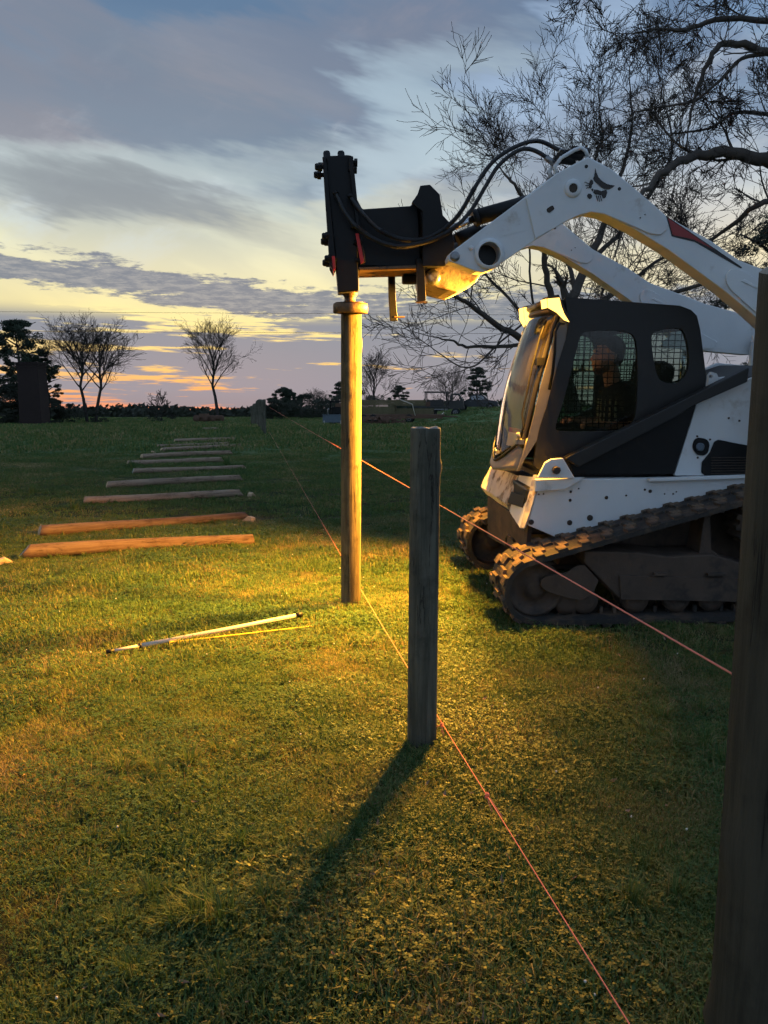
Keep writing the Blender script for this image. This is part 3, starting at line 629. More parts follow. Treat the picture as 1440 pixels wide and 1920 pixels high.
for yy in (.24, mir(.24)):
    p0 = Vector((1.02, yy, 1.80)); p1 = Vector((1.00, yy, .95)); lc = obj('lift_cylinder', MB().tube([p1, p1.lerp(p0, .55)], .04, 14), BLACK, LD); obj('cylinder_rod', MB().tube([p1.lerp(p0, .55), p0], .02, 10), CHROME, lc)
    gus = [(.80, 1.80), (.98, 1.90), (1.05, 1.90), (1.25, 1.80), (1.22, 1.75), (1.08, 1.74), (1.02, 1.72), (.96, 1.745), (.82, 1.75)]
    yq = .13 if yy < .8 else mir(.14 + .15) - .012
    obj('cylinder_mount', MB().prism(gus, yq - .002, yq + .009), WHITE, LD, bevel=.003)
    obj('mount_pin', MB().lathe((1.02, yq - .012, 1.82), (0, 1, 0), [(0, .012), (0, .024), (.01, .026)], 14), STEEL, LD)
    obj('rear_upright', MB().prism([(1.50, .9), (1.74, .9), (1.70, 1.85), (1.60, 1.95), (1.50, 1.8)], yy + .08 if yy < .8 else yy - .13, yy + .13 if yy < .8 else yy - .08), WHITE, LD, bevel=.01)
# front body plates
def quadslab(name, a, b, c_, d, th, mat, parent=LD, bevel=.004, nu=1, nv=1, jag=0):
    a, b, c_, d = map(Vector, (a, b, c_, d)); n = (b - a).cross(d - a).normalized() * th; m_ = MB(); vs = []
    for j in range(nv + 1):
        for i in range(nu + 1):
            u, v = i / nu, j / nv; p = a.lerp(b, u).lerp(d.lerp(c_, u), v)
            if jag: p += n.normalized() * noise.noise(p * 14) * jag + (d - a).normalized() * (noise.noise(Vector((u * 9, 3, v))) * jag * 2.2 if j == nv else 0)
            vs.append(p)
    k = len(vs); vs = vs + [p + n for p in vs]; w_ = nu + 1
    fs = [(j * w_ + i, j * w_ + i + 1, (j + 1) * w_ + i + 1, (j + 1) * w_ + i) for j in range(nv) for i in range(nu)]
    fs += [tuple(q + k for q in reversed(f)) for f in fs]
    ring = list(range(w_)) + [j * w_ + nu for j in range(1, nv + 1)] + [nv * w_ + i for i in range(nu - 1, -1, -1)] + [j * w_ for j in range(nv - 1, 0, -1)]
    fs += [(ring[i], ring[(i + 1) % len(ring)], ring[(i + 1) % len(ring)] + k, ring[i] + k) for i in range(len(ring))]
    return obj(name, m_.add(vs, fs), mat, parent, bevel=bevel)
Q = lambda px, py, y: P3(px, py, y)
# broad battered nose plate (faces forward), chamfer plate with the dark step pad, lower skid plate with tie-down loops
quadslab('nose_plate', Q(920, 874, 1.30), Q(972, 892, .80), Q(950, 943, .80), Q(901, 913, 1.30), .03, WORN, nu=14, nv=8, jag=.008, bevel=0)
quadslab('nose_plate', Q(902, 914, 1.30), Q(949, 944, .80), Q(957, 960, .84), Q(910, 925, 1.28), .02, WORN, nu=10, nv=2, jag=.006, bevel=0)
quadslab('chamfer_plate', Q(973, 891, .80), Q(1012, 896, .36), Q(975, 990, .40), Q(955, 960, .80), .03, WHITE, nu=6, nv=6, jag=.003, bevel=0)
quadslab('corner_edge', Q(1000, 890, .37), Q(1016, 893, .33), Q(983, 990, .33), Q(975, 990, .37), .02, WORN, nu=2, nv=10, jag=.004, bevel=0)
quadslab('step_pad', Q(958, 921, .74), Q(985, 929, .49), Q(979, 952, .49), Q(951, 943, .74), .02, BLACK, bevel=.006)
sk = quadslab('skid_plate', Q(914, 930, 1.28), Q(990, 985, .42), Q(985, 1045, .42), Q(914, 1005, 1.28), .03, MUD, nu=8, nv=4, jag=.004, bevel=0)
tl = MB(); tl.box((-.33, WID / 2, .66), (.28, WID - .9, .32)); obj('front_chassis', tl, CABM, LD, bevel=.02)
obj('chassis_belly', MB().box((.55, WID / 2, .50), (1.6, WID - .86, .42)), MUD, LD, bevel=.02)
for (qx, qy, yy) in ((912, 985, 1.15), (962, 1015, .62)):
    a = Q(qx - 8, qy + 8, yy); t_ = MB(); t_.tube([a + Vector((.02, 0, -.02)), a + Vector((-.02, .0, .0)), a + Vector((-.025, -.01, .06)), a + Vector((-.02, -.05, .085)), a + Vector((.0, -.09, .07)), a + Vector((.02, -.09, .05))], .009, 8); obj('tie_down_loop', t_, MUD, LD)
# tracks -----------------------------------------------------
def belt_path():
    arcs = []
    def arc(cx, cz_, r, a0, a1, n):
        for k in range(n + 1): a = R_(a0 + (a1 - a0) * k / n); arcs.append((cx + r * math.cos(a), cz_ + r * math.sin(a)))
    arc(-.485, .235, .235, 270, 105, 18)             # front idler, clockwise from the bottom
    arc(.98, .64, .235, 105, -38, 14)                # raised drive sprocket
    arc(1.28, .235, .235, -15, -90, 8)               # rear idler
    pts = [Vector(a) for a in arcs]; pts.append(pts[0].copy())
    L = [0]
    for i in range(1, len(pts)): L.append(L[-1] + (pts[i] - pts[i - 1]).length)
    return pts, L
BP, BL = belt_path(); TOT = BL[-1]
def bpt(s_):
    s_ %= TOT; i = max(1, int(np.searchsorted(BL, s_, 'right'))); i = min(i, len(BP) - 1)
    t_ = (s_ - BL[i - 1]) / max(1e-9, BL[i] - BL[i - 1]); p = BP[i - 1].lerp(BP[i], t_); d = (BP[i] - BP[i - 1]).normalized()
    return p, d, Vector((-d.y, d.x))                 # outward normal for this winding
lugA = MB(); lugA.prism([(-.036, -.004), (.030, -.004), (.024, .017), (-.031, .017)], 0, .09); lugA.prism([(-.006, -.004), (.060, -.004), (.055, .017), (-.001, .017)], .0905, .205)
lugmesh = lugA.mesh('tread_lug', LUGM); recalc(lugmesh)
NP = 36
for y0 in (0, mir(.40)):
    tb = MB(); n = 150; vs = []
    for k in range(n):
        p, d, nn = bpt(TOT * k / n); 
        for (o_, y) in ((-.022, 0), (-.022, .40), (-.055, .40), (-.055, 0)): q = p + nn * o_; vs.append((q.x, y0 + y, q.y))
    fs = [(k * 4 + j, ((k + 1) % n) * 4 + j, ((k + 1) % n) * 4 + (j + 1) % 4, k * 4 + (j + 1) % 4) for k in range(n) for j in range(4)]
    tb.add(vs, fs); track = obj('track', tb, RUBBER, LD)
    for k in range(NP):
        for h in (0, 1):
            s_ = TOT * (k + .5 * h) / NP; p, d, nn = bpt(s_); q = p - nn * .022
            o = bpy.data.objects.new('tread_lug', lugmesh); C.objects.link(o); o.parent = track
            m_ = Matrix(((d.x, 0, nn.x), (0, 1, 0), (d.y, 0, nn.y)))
            if h: m_ = m_ @ Matrix.Scale(-1, 3, (0, 1, 0))
            o.matrix_local = Matrix.Translation((q.x, y0 + (.0 if h == 0 else .40), q.y)) @ m_.to_4x4()
    gl_ = MB()
    for k in range(60):
        p, d, nn = bpt(TOT * k / 60); q = p - nn * .075; M_ = Matrix(((d.x, 0, nn.x), (0, 1, 0), (d.y, 0, nn.y))); gl_.box((q.x, y0 + .13, q.y), (.02, .03, .05), M_); gl_.box((q.x, y0 + .27, q.y), (.02, .03, .05), M_)
    obj('guide_lugs', gl_, RUBBER, track)
    out_y = y0 if y0 == 0 else y0                    # frame hardware
    for (cx, cz_, r, nm) in ((-.485, .235, .178, 'idler_wheel'), (1.28, .235, .178, 'idler_wheel')):
        wl = MB(); wl.lathe((cx, y0 + .08, cz_), (0, 1, 0), [(0, .02), (0, .06), (.02, .07), (.03, .10), (.02, r - .03), (0, r - .02), (0, r), (.10, r), (.24, r), (.24, r - .03), (.2, .05)], 36); obj(nm, wl, MUD, LD)
    spk = MB(); tp = []
    for k in range(15):
        for (f_, r) in ((-.30, .150), (-.18, .178), (.18, .178), (.30, .150)): a = 2 * math.pi * (k + f_) / 15; tp.append((.98 + r * math.cos(a), .64 + r * math.sin(a)))
    spk.prism(tp, y0 + .12, y0 + .28); spk.lathe((.98, y0 + .06, .64), (0, 1, 0), [(0, .05), (0, .10), (.06, .12), (.22, .12)], 24); obj('drive_sprocket', spk, MUD, LD)
    for qx in (1062, 1096, 1191, 1268, 1333, 1405):
        cx = P(qx, 1140, .1)[0]; rr = MB(); rr.lathe((cx, y0 + .09, .145), (0, 1, 0), [(0, .02), (0, .05), (.01, .085), (.07, .085), (.07, .05), (.16, .05), (.16, .085), (.22, .085), (.22, .03)], 24); obj('track_roller', rr, MUD, LD)
    fp = PP(.07, (1096, 1034), (1199, 1036), (1251, 1043), (1337, 1040), (1389, 1056), (1440, 1070), (1440, 1127), (1160, 1122), (1096, 1056))
    tf = obj('track_frame', MB().prism(fp, y0 + .07, y0 + .33), MUD, LD, bevel=.01)
    obj('frame_rib', MB().prism(PP(.07, (1160, 1078), (1440, 1085), (1440, 1128), (1163, 1123)), y0 + .055, y0 + .0699), MUD, tf, bevel=.004)
    up_ = PP(.12, (1310, 1042), (1322, 960), (1332, 960), (1334, 1030), (1352, 1044)); obj('frame_upright', MB().prism(up_, y0 + .12, y0 + .30), MUD, tf, bevel=.006)
    yk = PP(.06, (1014, 1086), (1024, 1080), (1060, 1074), (1084, 1060), (1096, 1060), (1122, 1088), (1112, 1112), (1092, 1126), (1060, 1120), (1022, 1108), (1013, 1098)); obj('tensioner_yoke', MB().prism(yk, y0 + .05, y0 + .075), MUD, tf, bevel=.006)
    ah = P(1079, 1062, .05); 
    for qx in (1235, 1340): c_ = P(qx, 1075, .07); obj('frame_tab', MB().box((c_[0], y0 + .05, c_[1]), (.12 if qx > 1300 else .08, .03, .018)), MUD, tf, bevel=.003)
# work lights --------------------------------------------------
wl = obj('work_light', MB().prism(PP(YC - .02, (1026, 556), (1048, 552), (1052, 560), (1060, 578), (1071, 603), (1064, 604), (1045, 585), (1030, 574)), YC - .02, YC + .10), CABM, LD, bevel=.004, label='near amber work light on the cab corner')
obj('lens', MB().prism(PP(YC - .03, (1027, 560), (1049, 558), (1053, 575), (1059, 590), (1068, 604), (1058, 600), (1044, 586), (1028, 577)), YC - .03, YC - .021), LENS, wl, bevel=.002)
lf = [Q(1026, 560, YC - .02), Q(1018, 563, YC + .12)]
a0 = P(1026, 560, YC - .03); a1 = P(1028, 577, YC - .03)
ln_ = MB(); ln_.add([(a0[0] - .004, YC - .028, a0[1]), (a1[0] - .004, YC - .028, a1[1]), (a1[0] - .004, YC + .11, a1[1]), (a0[0] - .004, YC + .11, a0[1])], [(0, 1, 2, 3)]); obj('lens', ln_, LENS, wl, fix=False)
yf_ = mir(YC)
wl2 = obj('work_light', MB().prism(PP(yf_, (980, 575), (990, 574), (1000, 600), (1001, 620), (994, 620), (982, 600)), yf_ - .10, yf_ + .02), CABM, LD, bevel=.004, label='far amber work light on the cab corner')
b0 = P(979, 578, yf_ - .05); b1 = P(981, 600, yf_ - .05); b2 = P(992, 618, yf_ - .05)
ln_ = MB(); vs = []
for (x, z) in (b0, b1, b2): vs += [(x - .006, yf_ - .11, z), (x - .006, yf_ + .03, z)]
ln_.add(vs, [(0, 1, 3, 2), (2, 3, 5, 4)]); obj('lens', ln_, LENS, wl2, fix=False)
vs = []
ln_ = MB().prism([(b0[0] - .004, b0[1]), (b0[0] + .045, b0[1] + .005), (b2[0] + .03, b2[1]), (b2[0] - .004, b2[1]), (b1[0] - .004, b1[1])], yf_ - .118, yf_ - .111); obj('lens', ln_, LENS, wl2)
obj('light_bar', MB().tube([Q(1030, 566, YC + .1), Q(992, 580, yf_ - .10)], .025, 10), CABM, LD)
def lamp(loc, aim, size, power, name, spread=108):
    L_ = bpy.data.lights.new(name, 'AREA'); L_.shape = 'RECTANGLE'; L_.size = size[0]; L_.size_y = size[1]; L_.energy = power; L_.color = LC; L_.spread = R_(spread)
    o = bpy.data.objects.new(name, L_); C.objects.link(o); o.parent = LD; o.location = loc
    o.rotation_euler = (-Vector(aim)).to_track_quat('Z', 'Y').to_euler(); return o
pn = Q(1030, 566, YC - .035); pf = Q(984, 592, yf_)
lamp((pn.x - .03, YC + .02, pn.z - .01), (-.82, -.10, -.64), (.20, .14), 270, 'near_work_lamp', 128)
lamp((pf.x - .03, yf_, pf.z), (-.85, -.26, -.54), (.20, .16), 950, 'far_work_lamp', 122)
# ------------------------------------------------------------ operator
def ell(mb, c_, r, n=14, m_=10):
    vs = [(c_[0], c_[1], c_[2] - r[2])]
    for i in range(1, m_):
        t_ = math.pi * i / m_
        for k in range(n): a = 2 * math.pi * k / n; vs.append((c_[0] + r[0] * math.sin(t_) * math.cos(a), c_[1] + r[1] * math.sin(t_) * math.sin(a), c_[2] - r[2] * math.cos(t_)))
    vs.append((c_[0], c_[1], c_[2] + r[2])); L_ = len(vs) - 1
    fs = [(0, 1 + (k + 1) % n, 1 + k) for k in range(n)] + [(L_, L_ - n + k, L_ - n + (k + 1) % n) for k in range(n)]
    fs += [(1 + i * n + k, 1 + i * n + (k + 1) % n, 1 + (i + 1) * n + (k + 1) % n, 1 + (i + 1) * n + k) for i in range(m_ - 2) for k in range(n)]
    mb.add(vs, fs, True); return mb
def capsule(mb, p0, p1, r0, r1):
    p0, p1 = Vector(p0), Vector(p1); n = 7
    ell(mb, p0, (r0, r0, r0)); ell(mb, p1, (r1, r1, r1)); mb.tube([p0.lerp(p1, k / n) for k in range(n + 1)], [r0 + (r1 - r0) * k / n for k in range(n + 1)], 14)
def fused(name, mb, mat, parent, vox, it=4):       # one continuous skin over the overlapping volumes
    o = obj(name, mb, mat, parent); r_ = o.modifiers.new('fuse', 'REMESH'); r_.mode = 'VOXEL'; r_.voxel_size = vox; r_.use_smooth_shade = True
    q = o.modifiers.new('relax', 'SMOOTH'); q.factor = .5; q.iterations = it; return o
PR = bpy.data.objects.new('person', None); C.objects.link(PR); PR.matrix_world = LD.matrix_world.copy()
tag(PR, 'person in a dark shirt with cream chest print driving from inside the cab', 'person')
yc = WID / 2 - .02
hx, hz = P(1136, 668, yc)
sh = hz - .235; px0 = hx + .07; hip = (px0 + .07, yc, sh - .42)
bd = MB()
ell(bd, (hx + .022, yc, hz + .028), (.098, .076, .102)); ell(bd, (hx - .030, yc, hz - .040), (.066, .060, .078)); ell(bd, (hx - .050, yc, hz - .098), (.034, .036, .028))
ell(bd, (hx - .062, yc, hz + .035), (.028, .052, .018)); ell(bd, (hx - .088, yc, hz - .008), (.017, .013, .024)); ell(bd, (hx - .100, yc, hz - .022), (.014, .016, .012))
ell(bd, (hx - .083, yc, hz - .056), (.018, .026, .008)); ell(bd, (hx - .080, yc, hz - .071), (.016, .023, .008))
capsule(bd, (hx + .03, yc, hz - .07), (px0 - .0, yc, sh + .02), .056, .062)
ell(bd, (px0 + .03, yc, sh - .10), (.115, .17, .16)); ell(bd, (px0 + .05, yc, sh - .30), (.12, .155, .16)); ell(bd, hip, (.14, .17, .12))
for s_ in (-1, 1):
    ell(bd, (hx + .028, yc + s_ * .078, hz - .005), (.019, .010, .031))
    shd = (px0 + .02, yc + s_ * .185, sh - .03); elb = (px0 + .10, yc + s_ * .255, sh - .245); wr = (px0 - .16, yc + s_ * .225, sh - .225)
    capsule(bd, shd, elb, .058, .043); capsule(bd, elb, wr, .043, .027)
    hc = (wr[0] - .05, wr[1], wr[2] + .008); ell(bd, hc, (.052, .040, .020))
    for q in range(4):
        y_ = hc[1] + (q - 1.5) * .020; l_ = (.070, .078, .074, .058)[q]
        bd.tube([(hc[0] - .02, y_, hc[2] + .004), (hc[0] - .03 - l_ * .45, y_, hc[2] + .010), (hc[0] - .03 - l_ * .75, y_, hc[2] - .012), (hc[0] - .03 - l_ * .62, y_, hc[2] - .038)], [.010, .0095, .009, .008], 8)
    bd.tube([(hc[0] + .01, hc[1] - s_ * .03, hc[2]), (hc[0] - .03, hc[1] - s_ * .050, hc[2] - .006), (hc[0] - .060, hc[1] - s_ * .040, hc[2] - .026)], [.013, .011, .009], 8)
    capsule(bd, (hip[0] - .03, yc + s_ * .10, hip[2] - .02), (px0 - .38, yc + s_ * .14, hip[2] + .02), .085, .062); capsule(bd, (px0 - .38, yc + s_ * .14, hip[2] + .02), (px0 - .44, yc + s_ * .14, hip[2] - .26), .060, .045)
body = fused('body', bd, SKIN, PR, .0075, 3)
m_ = MB(); ell(m_, (px0 + .03, yc, sh - .10), (.127, .182, .17)); ell(m_, (px0 + .05, yc, sh - .30), (.132, .167, .17)); ell(m_, (px0 + .07, yc, sh - .40), (.14, .17, .08)); capsule(m_, (px0 + .012, yc, sh + .005), (px0 + .004, yc, sh + .022), .076, .070)
for s_ in (-1, 1): capsule(m_, (px0 + .02, yc + s_ * .185, sh - .03), (px0 + .070, yc + s_ * .228, sh - .16), .070, .060)
fused('shirt', m_, SHIRT, PR, .012, 3)
m_ = MB(); ell(m_, hip, (.15, .18, .115))
for s_ in (-1, 1): capsule(m_, (hip[0] - .03, yc + s_ * .10, hip[2] - .02), (px0 - .38, yc + s_ * .14, hip[2] + .02), .096, .073); capsule(m_, (px0 - .38, yc + s_ * .14, hip[2] + .02), (px0 - .44, yc + s_ * .14, hip[2] - .20), .070, .058)
fused('trousers', m_, PANTS, PR, .014, 3)
m_ = MB(); ell(m_, (hx + .040, yc, hz + .052), (.094, .082, .092)); ell(m_, (hx + .062, yc, hz + .0), (.066, .074, .075)); ell(m_, (hx - .02, yc, hz + .098), (.06, .062, .034)); fused('hair', m_, pbr('dark_hair', (.02, .013, .009), .7, var=.3, vscale=60, bump=.6, bscale=200), PR, .009, 2)
m_ = MB(); ell(m_, (hx - .040, yc, hz - .092), (.048, .050, .036)); ell(m_, (hx - .01, yc, hz - .075), (.045, .064, .04)); ell(m_, (hx - .078, yc, hz - .043), (.018, .028, .007)); fused('beard', m_, pbr('brown_beard', (.13, .06, .035), .9), PR, .007, 2)
for s_ in (-1, 1):
    e_ = MB(); ell(e_, (hx - .066, yc + s_ * .030, hz + .016), (.009, .012, .007), 8, 6); obj('eye', e_, DECAL, PR)
    e_ = MB(); ell(e_, (hx - .078, yc + s_ * .032, hz + .034), (.008, .018, .005), 8, 6); obj('eyebrow', e_, DECAL, PR)
# chest print: blocky cream characters on the front and side of the shirt
pt = MB(); rnd = random.Random(3)
for r in range(4):
    for c_ in range(5):
        a = R_(-8 + c_ * 17); rad = .158
        cx, cy = px0 + .030 - .129 * math.cos(a) * 1.0, yc - .183 * math.sin(a)
        Mx = Matrix.Rotation(-a, 3, 'Z')
        z = sh - .075 - r * .045
        for q in range(3): pt.box((cx + rnd.uniform(-.002, .002), cy, z + (q - 1) * .013), (.006, rnd.uniform(.018, .034), .0075), Mx)
        pt.box((cx, cy + rnd.choice((-.01, .01)), z), (.006, .008, .033), Mx)
obj('shirt_print', pt, PRINT, PR)

# ------------------------------------------------------------ post driver held in front of the arms
YD = .48
DR = bpy.data.objects.new('post_driver', None); C.objects.link(DR); DR.matrix_world = LD.matrix_world.copy()
tag(DR, 'black hydraulic post driver with red-edged side plates, pressing its round cap on the tall post', 'post driver')
D = lambda *pts: PP(YD, *pts)
mast = obj('breaker_body', MB().prism(D((612, 292), (654, 290), (660, 318), (670, 440), (673, 545), (634, 549), (627, 470), (611, 320)), YD, YD + .20), BLACK, DR, bevel=.008)
sl_ = D((605, 298), (611, 297), (630, 500), (625, 511), (618, 498)); sr_ = D((653, 293), (662, 296), (664, 322), (676, 440), (685, 492), (676, 497), (668, 430), (655, 320))
for nm, pl in (('side_plate', sl_), ('side_plate', sr_)):
    for y0 in (YD - .035, YD + .205): obj(nm, MB().prism(pl, y0, y0 + .03), BLACK, DR, bevel=.003)
    
ex = D((605, 300), (608, 300), (628, 500), (625, 511)); obj('red_edge_strip', MB().prism(ex, YD + .0, YD + .20), RED, DR)
ex = D((666, 440), (672, 440), (682, 492), (676, 497)); obj('red_edge_strip', MB().prism(ex, YD - .045, YD - .036), RED, DR)
ex = D((622, 482), (628, 482), (629, 505), (625, 511)); obj('red_edge_strip', MB().prism(ex, YD - .045, YD - .036), RED, DR)
for (qx, qy) in ((598, 313), (596, 328), (611, 443), (609, 453), (616, 485), (612, 493)):
    for y_ in (YD - .02, YD + .22) if qy in (313, 443, 485) else (YD + .05,):
        a = P3(qx, qy, y_); obj('tie_rod_nut', MB().lathe((a.x - .025, y_, a.z), (1, 0, 0), [(0, .015), (.008, .021), (.022, .021), (.022, .026), (.045, .026), (.045, .014), (.075, .014)], 6, smooth=False), BLACK, DR, bevel=.002)
for (qx, qy) in ((664, 305), (663, 318), (667, 425), (672, 455), (676, 488)):
    a = P3(qx, qy, YD - .02); obj('tie_rod_nut', MB().lathe((a.x - .03, a.y, a.z), (1, 0, 0), [(0, .014), (.03, .014), (.03, .024), (.05, .024)], 6, smooth=False), BLACK, DR, bevel=.002)
for (qx, y_) in ((614, YD + .03), (641, YD + .03), (613, YD + .16), (643, YD + .16)):
    a = P3(qx, 294, YD); obj('cap_bolt', MB().lathe((a.x, y_, a.z - .02), (-.1, 0, 1), [(0, .03), (.025, .03), (.03, .022), (.05, .022), (.06, .016)], 12), BLACK, DR)
nk = P3(656, 548, YD); nk.y = YD + .13
cp0 = P3(657, 568, .64); cp1 = P3(657, 584, .64)
axis = Vector((0, 0, -1))
obj('drive_shank', MB().lathe((cp0.x - .005, .62, nk.z + .03), axis, [(0, .05), (.03, .05), (.05, .034), (.07, .034), (.085, .045), (nk.z + .03 - cp0.z, .095)], 24), CAPM, DR)
obj('driving_cap', MB().lathe((cp0.x, .635, cp0.z), axis, [(0, .085), (.004, .108), (.012, .112), (.062, .112), (.066, .104), (.066, .088), (.02, .085)], 40), CAPM, DR)
hk = D((628, 582), (634, 582), (634, 590), (629, 590)); 
beam = D((664, 360), (680, 390), (770, 384), (785, 372), (790, 500), (686, 498), (672, 506), (664, 470))
obj('boom_box', MB().prism(beam, YD + .03, YD + .42), BLACK, DR, bevel=.008)
bs = D((672, 501), (786, 497), (786, 503), (674, 506)); obj('boom_floor', MB().prism(bs, YD + .0, YD + .46), CAPM, DR, bevel=.003)
sp_ = D((674, 498), (682, 498), (790, 499), (790, 492), (690, 490)); 
pl = D((770, 384), (782, 366), (786, 352), (804, 350), (822, 368), (828, 407), (843, 423), (849, 462), (843, 490), (832, 501), (790, 502), (790, 400))
for y0 in (YD - .06, YD + .36, YD + .72): obj('mount_plate', MB().prism(pl, y0, y0 + .03), BLACK, DR, bevel=.005)
obj('mount_frame', MB().prism(D((788, 352), (806, 350), (828, 395), (838, 470), (828, 500), (800, 500), (788, 400)), YD - .03, YD + .72), BLACK, DR, bevel=.008)
l1 = D((738, 500), (752, 500), (753, 545), (757, 594), (742, 595), (739, 545)); l2 = D((780, 484), (794, 486), (798, 564), (783, 567))
for nm, pl_, y0 in (('parking_leg', l1, YD + .44), ('parking_leg', l2, YD - .02)):
    lg = obj(nm, MB().prism(pl_, y0, y0 + .05), BLACK, DR, bevel=.003)
    f0, f1 = pl_[-2], pl_[3]
a = P3(749, 594, YD + .44); obj('leg_foot', MB().box((a.x + .0, YD + .465, a.z), (.07, .07, .008)), CAPM, DR)
a = P3(791, 566, YD - .02); obj('leg_foot', MB().box((a.x, YD + .005, a.z), (.07, .07, .008)), CAPM, DR)
a = P3(768, 524, YD + .3); obj('lock_wedge', MB().box((a.x, YD + .3, a.z), (.10, .08, .06)), BLACK, DR, bevel=.012)
ha = [(628, 360, .44), (634, 372, .43), (648, 400, .42), (668, 425, .41), (700, 448, .40), (745, 462, .38), (790, 456, .36), (830, 441, .33), (858, 422, .30), (885, 392, .28), (910, 350, .26), (933, 313, .25), (960, 289, .24), (985, 279, .24), (1012, 287, .24), (1042, 310, .24)]
hb_ = [(655, 365, .44), (664, 380, .43), (684, 405, .42), (712, 432, .42), (750, 448, .40), (792, 449, .38), (832, 430, .36), (862, 400, .33), (890, 352, .31), (920, 308, .30), (950, 284, .29), (985, 268, .28), (1012, 265, .28), (1038, 276, .28), (1066, 292, .27)]
def smooth(pts, n=6):
    out = []; 
    for i in range(len(pts) - 1):
        p0 = pts[max(i - 1, 0)]; p1 = pts[i]; p2 = pts[i + 1]; p3 = pts[min(i + 2, len(pts) - 1)]
        for k in range(n):
            t_ = k / n; out.append(.5 * ((2 * p1) + (p2 - p0) * t_ + (2 * p0 - 5 * p1 + 4 * p2 - p3) * t_ ** 2 + (3 * p1 - p0 - 3 * p2 + p3) * t_ ** 3))
    out.append(pts[-1]); return out
for hs in (ha, hb_):
    pts = smooth([P3(*q) for q in hs]); h_ = obj('hydraulic_hose', MB().tube(pts, .0125, 8), HOSE, DR)
    # spiral guard over the lower run
    cg = MB(); run = smooth([P3(*q) for q in hs[3:9]], 22)
    for k, p in enumerate(run[:-1]):
        d = (run[k + 1] - p).normalized(); cg.lathe(p - d * .0015, d, [(0, .0128), (.0008, .0158), (.0028, .0158), (.0036, .0128)], 8)
    obj('spiral_guard', cg, HOSE, h_)
    obj('hose_ferrule', MB().tube([pts[-5], pts[-1]], .017, 10), STEEL, h_); obj('hose_ferrule', MB().tube([pts[0], pts[3]], .018, 10), BLACK, h_)

# ------------------------------------------------------------ fence posts
def post_mesh(name, r, h, mat, seed, nr=40, nk=28, taper=.96, sink=.12, top=.003, ax_curve=0, knots=2, endmat=None):
    rn = random.Random(seed); off = Vector((seed * 3.1, seed * 1.7, 0)); m_ = MB(); vs = []
    kn = [(rn.uniform(0, 6.28), rn.uniform(.2, h - .1)) for _ in range(knots)]
    for i in range(nr + 1):
        z = -sink + (h + sink) * i / nr
        for k in range(nk):
            a = 2 * math.pi * k / nk; p = Vector((math.cos(a), math.sin(a), z * .25))
            rr = r * (1 + (taper - 1) * max(z, 0) / h) * (1 + .05 * noise.noise(p * 1.3 + off) + .025 * noise.noise(Vector((p.x * 5, p.y * 5, z * .5)) + off))
            for ka, kz in kn:
                dd = ((math.atan2(math.sin(a - ka), math.cos(a - ka)) * r) ** 2 + (z - kz) ** 2); rr += .009 * math.exp(-dd / .0006)
            zz = z + (top * noise.noise(Vector((math.cos(a) * 1.6, math.sin(a) * 1.6, seed)))) * (i == nr)
            vs.append((math.cos(a) * rr + ax_curve * math.sin(z / h * 3.1), math.sin(a) * rr, zz))
    fs = [(i * nk + k, i * nk + (k + 1) % nk, (i + 1) * nk + (k + 1) % nk, (i + 1) * nk + k) for i in range(nr) for k in range(nk)]
    m_.add(vs, fs, True)
    # slightly dished, cracked top of its own
    o = len(m_.v) - nk; c0 = len(m_.v); rings = [.94, .6, .25]; vs = []
    for q, rr_ in enumerate(rings):
        for k in range(nk):
            x, y, z = m_.v[o + k]; a = 2 * math.pi * k / nk
            vs.append((x * rr_, y * rr_, z + (.004 if q == 0 else 0) + .008 * noise.noise(Vector((x * 40 * rr_, y * 40 * rr_, seed)))))
    vs.append((0, 0, h)); b0 = c0
    m_.v += vs
    def af(f): m_.f.append(list(f)); m_.sm.append(False); m_.mi.append(1)
    for k in range(nk): af((o + k, o + (k + 1) % nk, b0 + (k + 1) % nk, b0 + k))
    for q in range(2):
        for k in range(nk): af((b0 + q * nk + k, b0 + q * nk + (k + 1) % nk, b0 + (q + 1) * nk + (k + 1) % nk, b0 + (q + 1) * nk + k))
    for k in range(nk): af((b0 + 2 * nk + k, b0 + 2 * nk + (k + 1) % nk, b0 + 3 * nk))
    me = m_.mesh(name, [mat, endmat or CUTG]); return me
def put(name, me, loc, rot=(0, 0, 0)):
    o = bpy.data.objects.new(name, me); C.objects.link(o); o.location = loc; o.rotation_euler = rot; return o
GP = 'wooden fence posts set in a line'
b = gp(791, 1396); d = 1.0; h = None
htop = atY(795, 803, b.y).z - b.z
o = put('fence_post', post_mesh('fence_post', .061, htop, POSTM, 2, nr=60, taper=.99), b, (0, R_(.3), .4)); tag(o, 'short weathered grey-green fence post standing in the middle foreground with its sawn top in view', 'fence post', GP)
SHORT = b
b = gp(658, 1136); tb_ = atY(664, 585, b.y); 
o = put('fence_post', post_mesh('fence_post', .068, tb_.z - b.z, POSTY, 5, nr=70, taper=.98, knots=5), b, (0, math.atan2(tb_.x - b.x, tb_.z - b.z), 1.2)); tag(o, 'tall upright post under the driver cap, lit amber on its right side', 'fence post', GP)
TALL = b
RX, RY = .575, .92
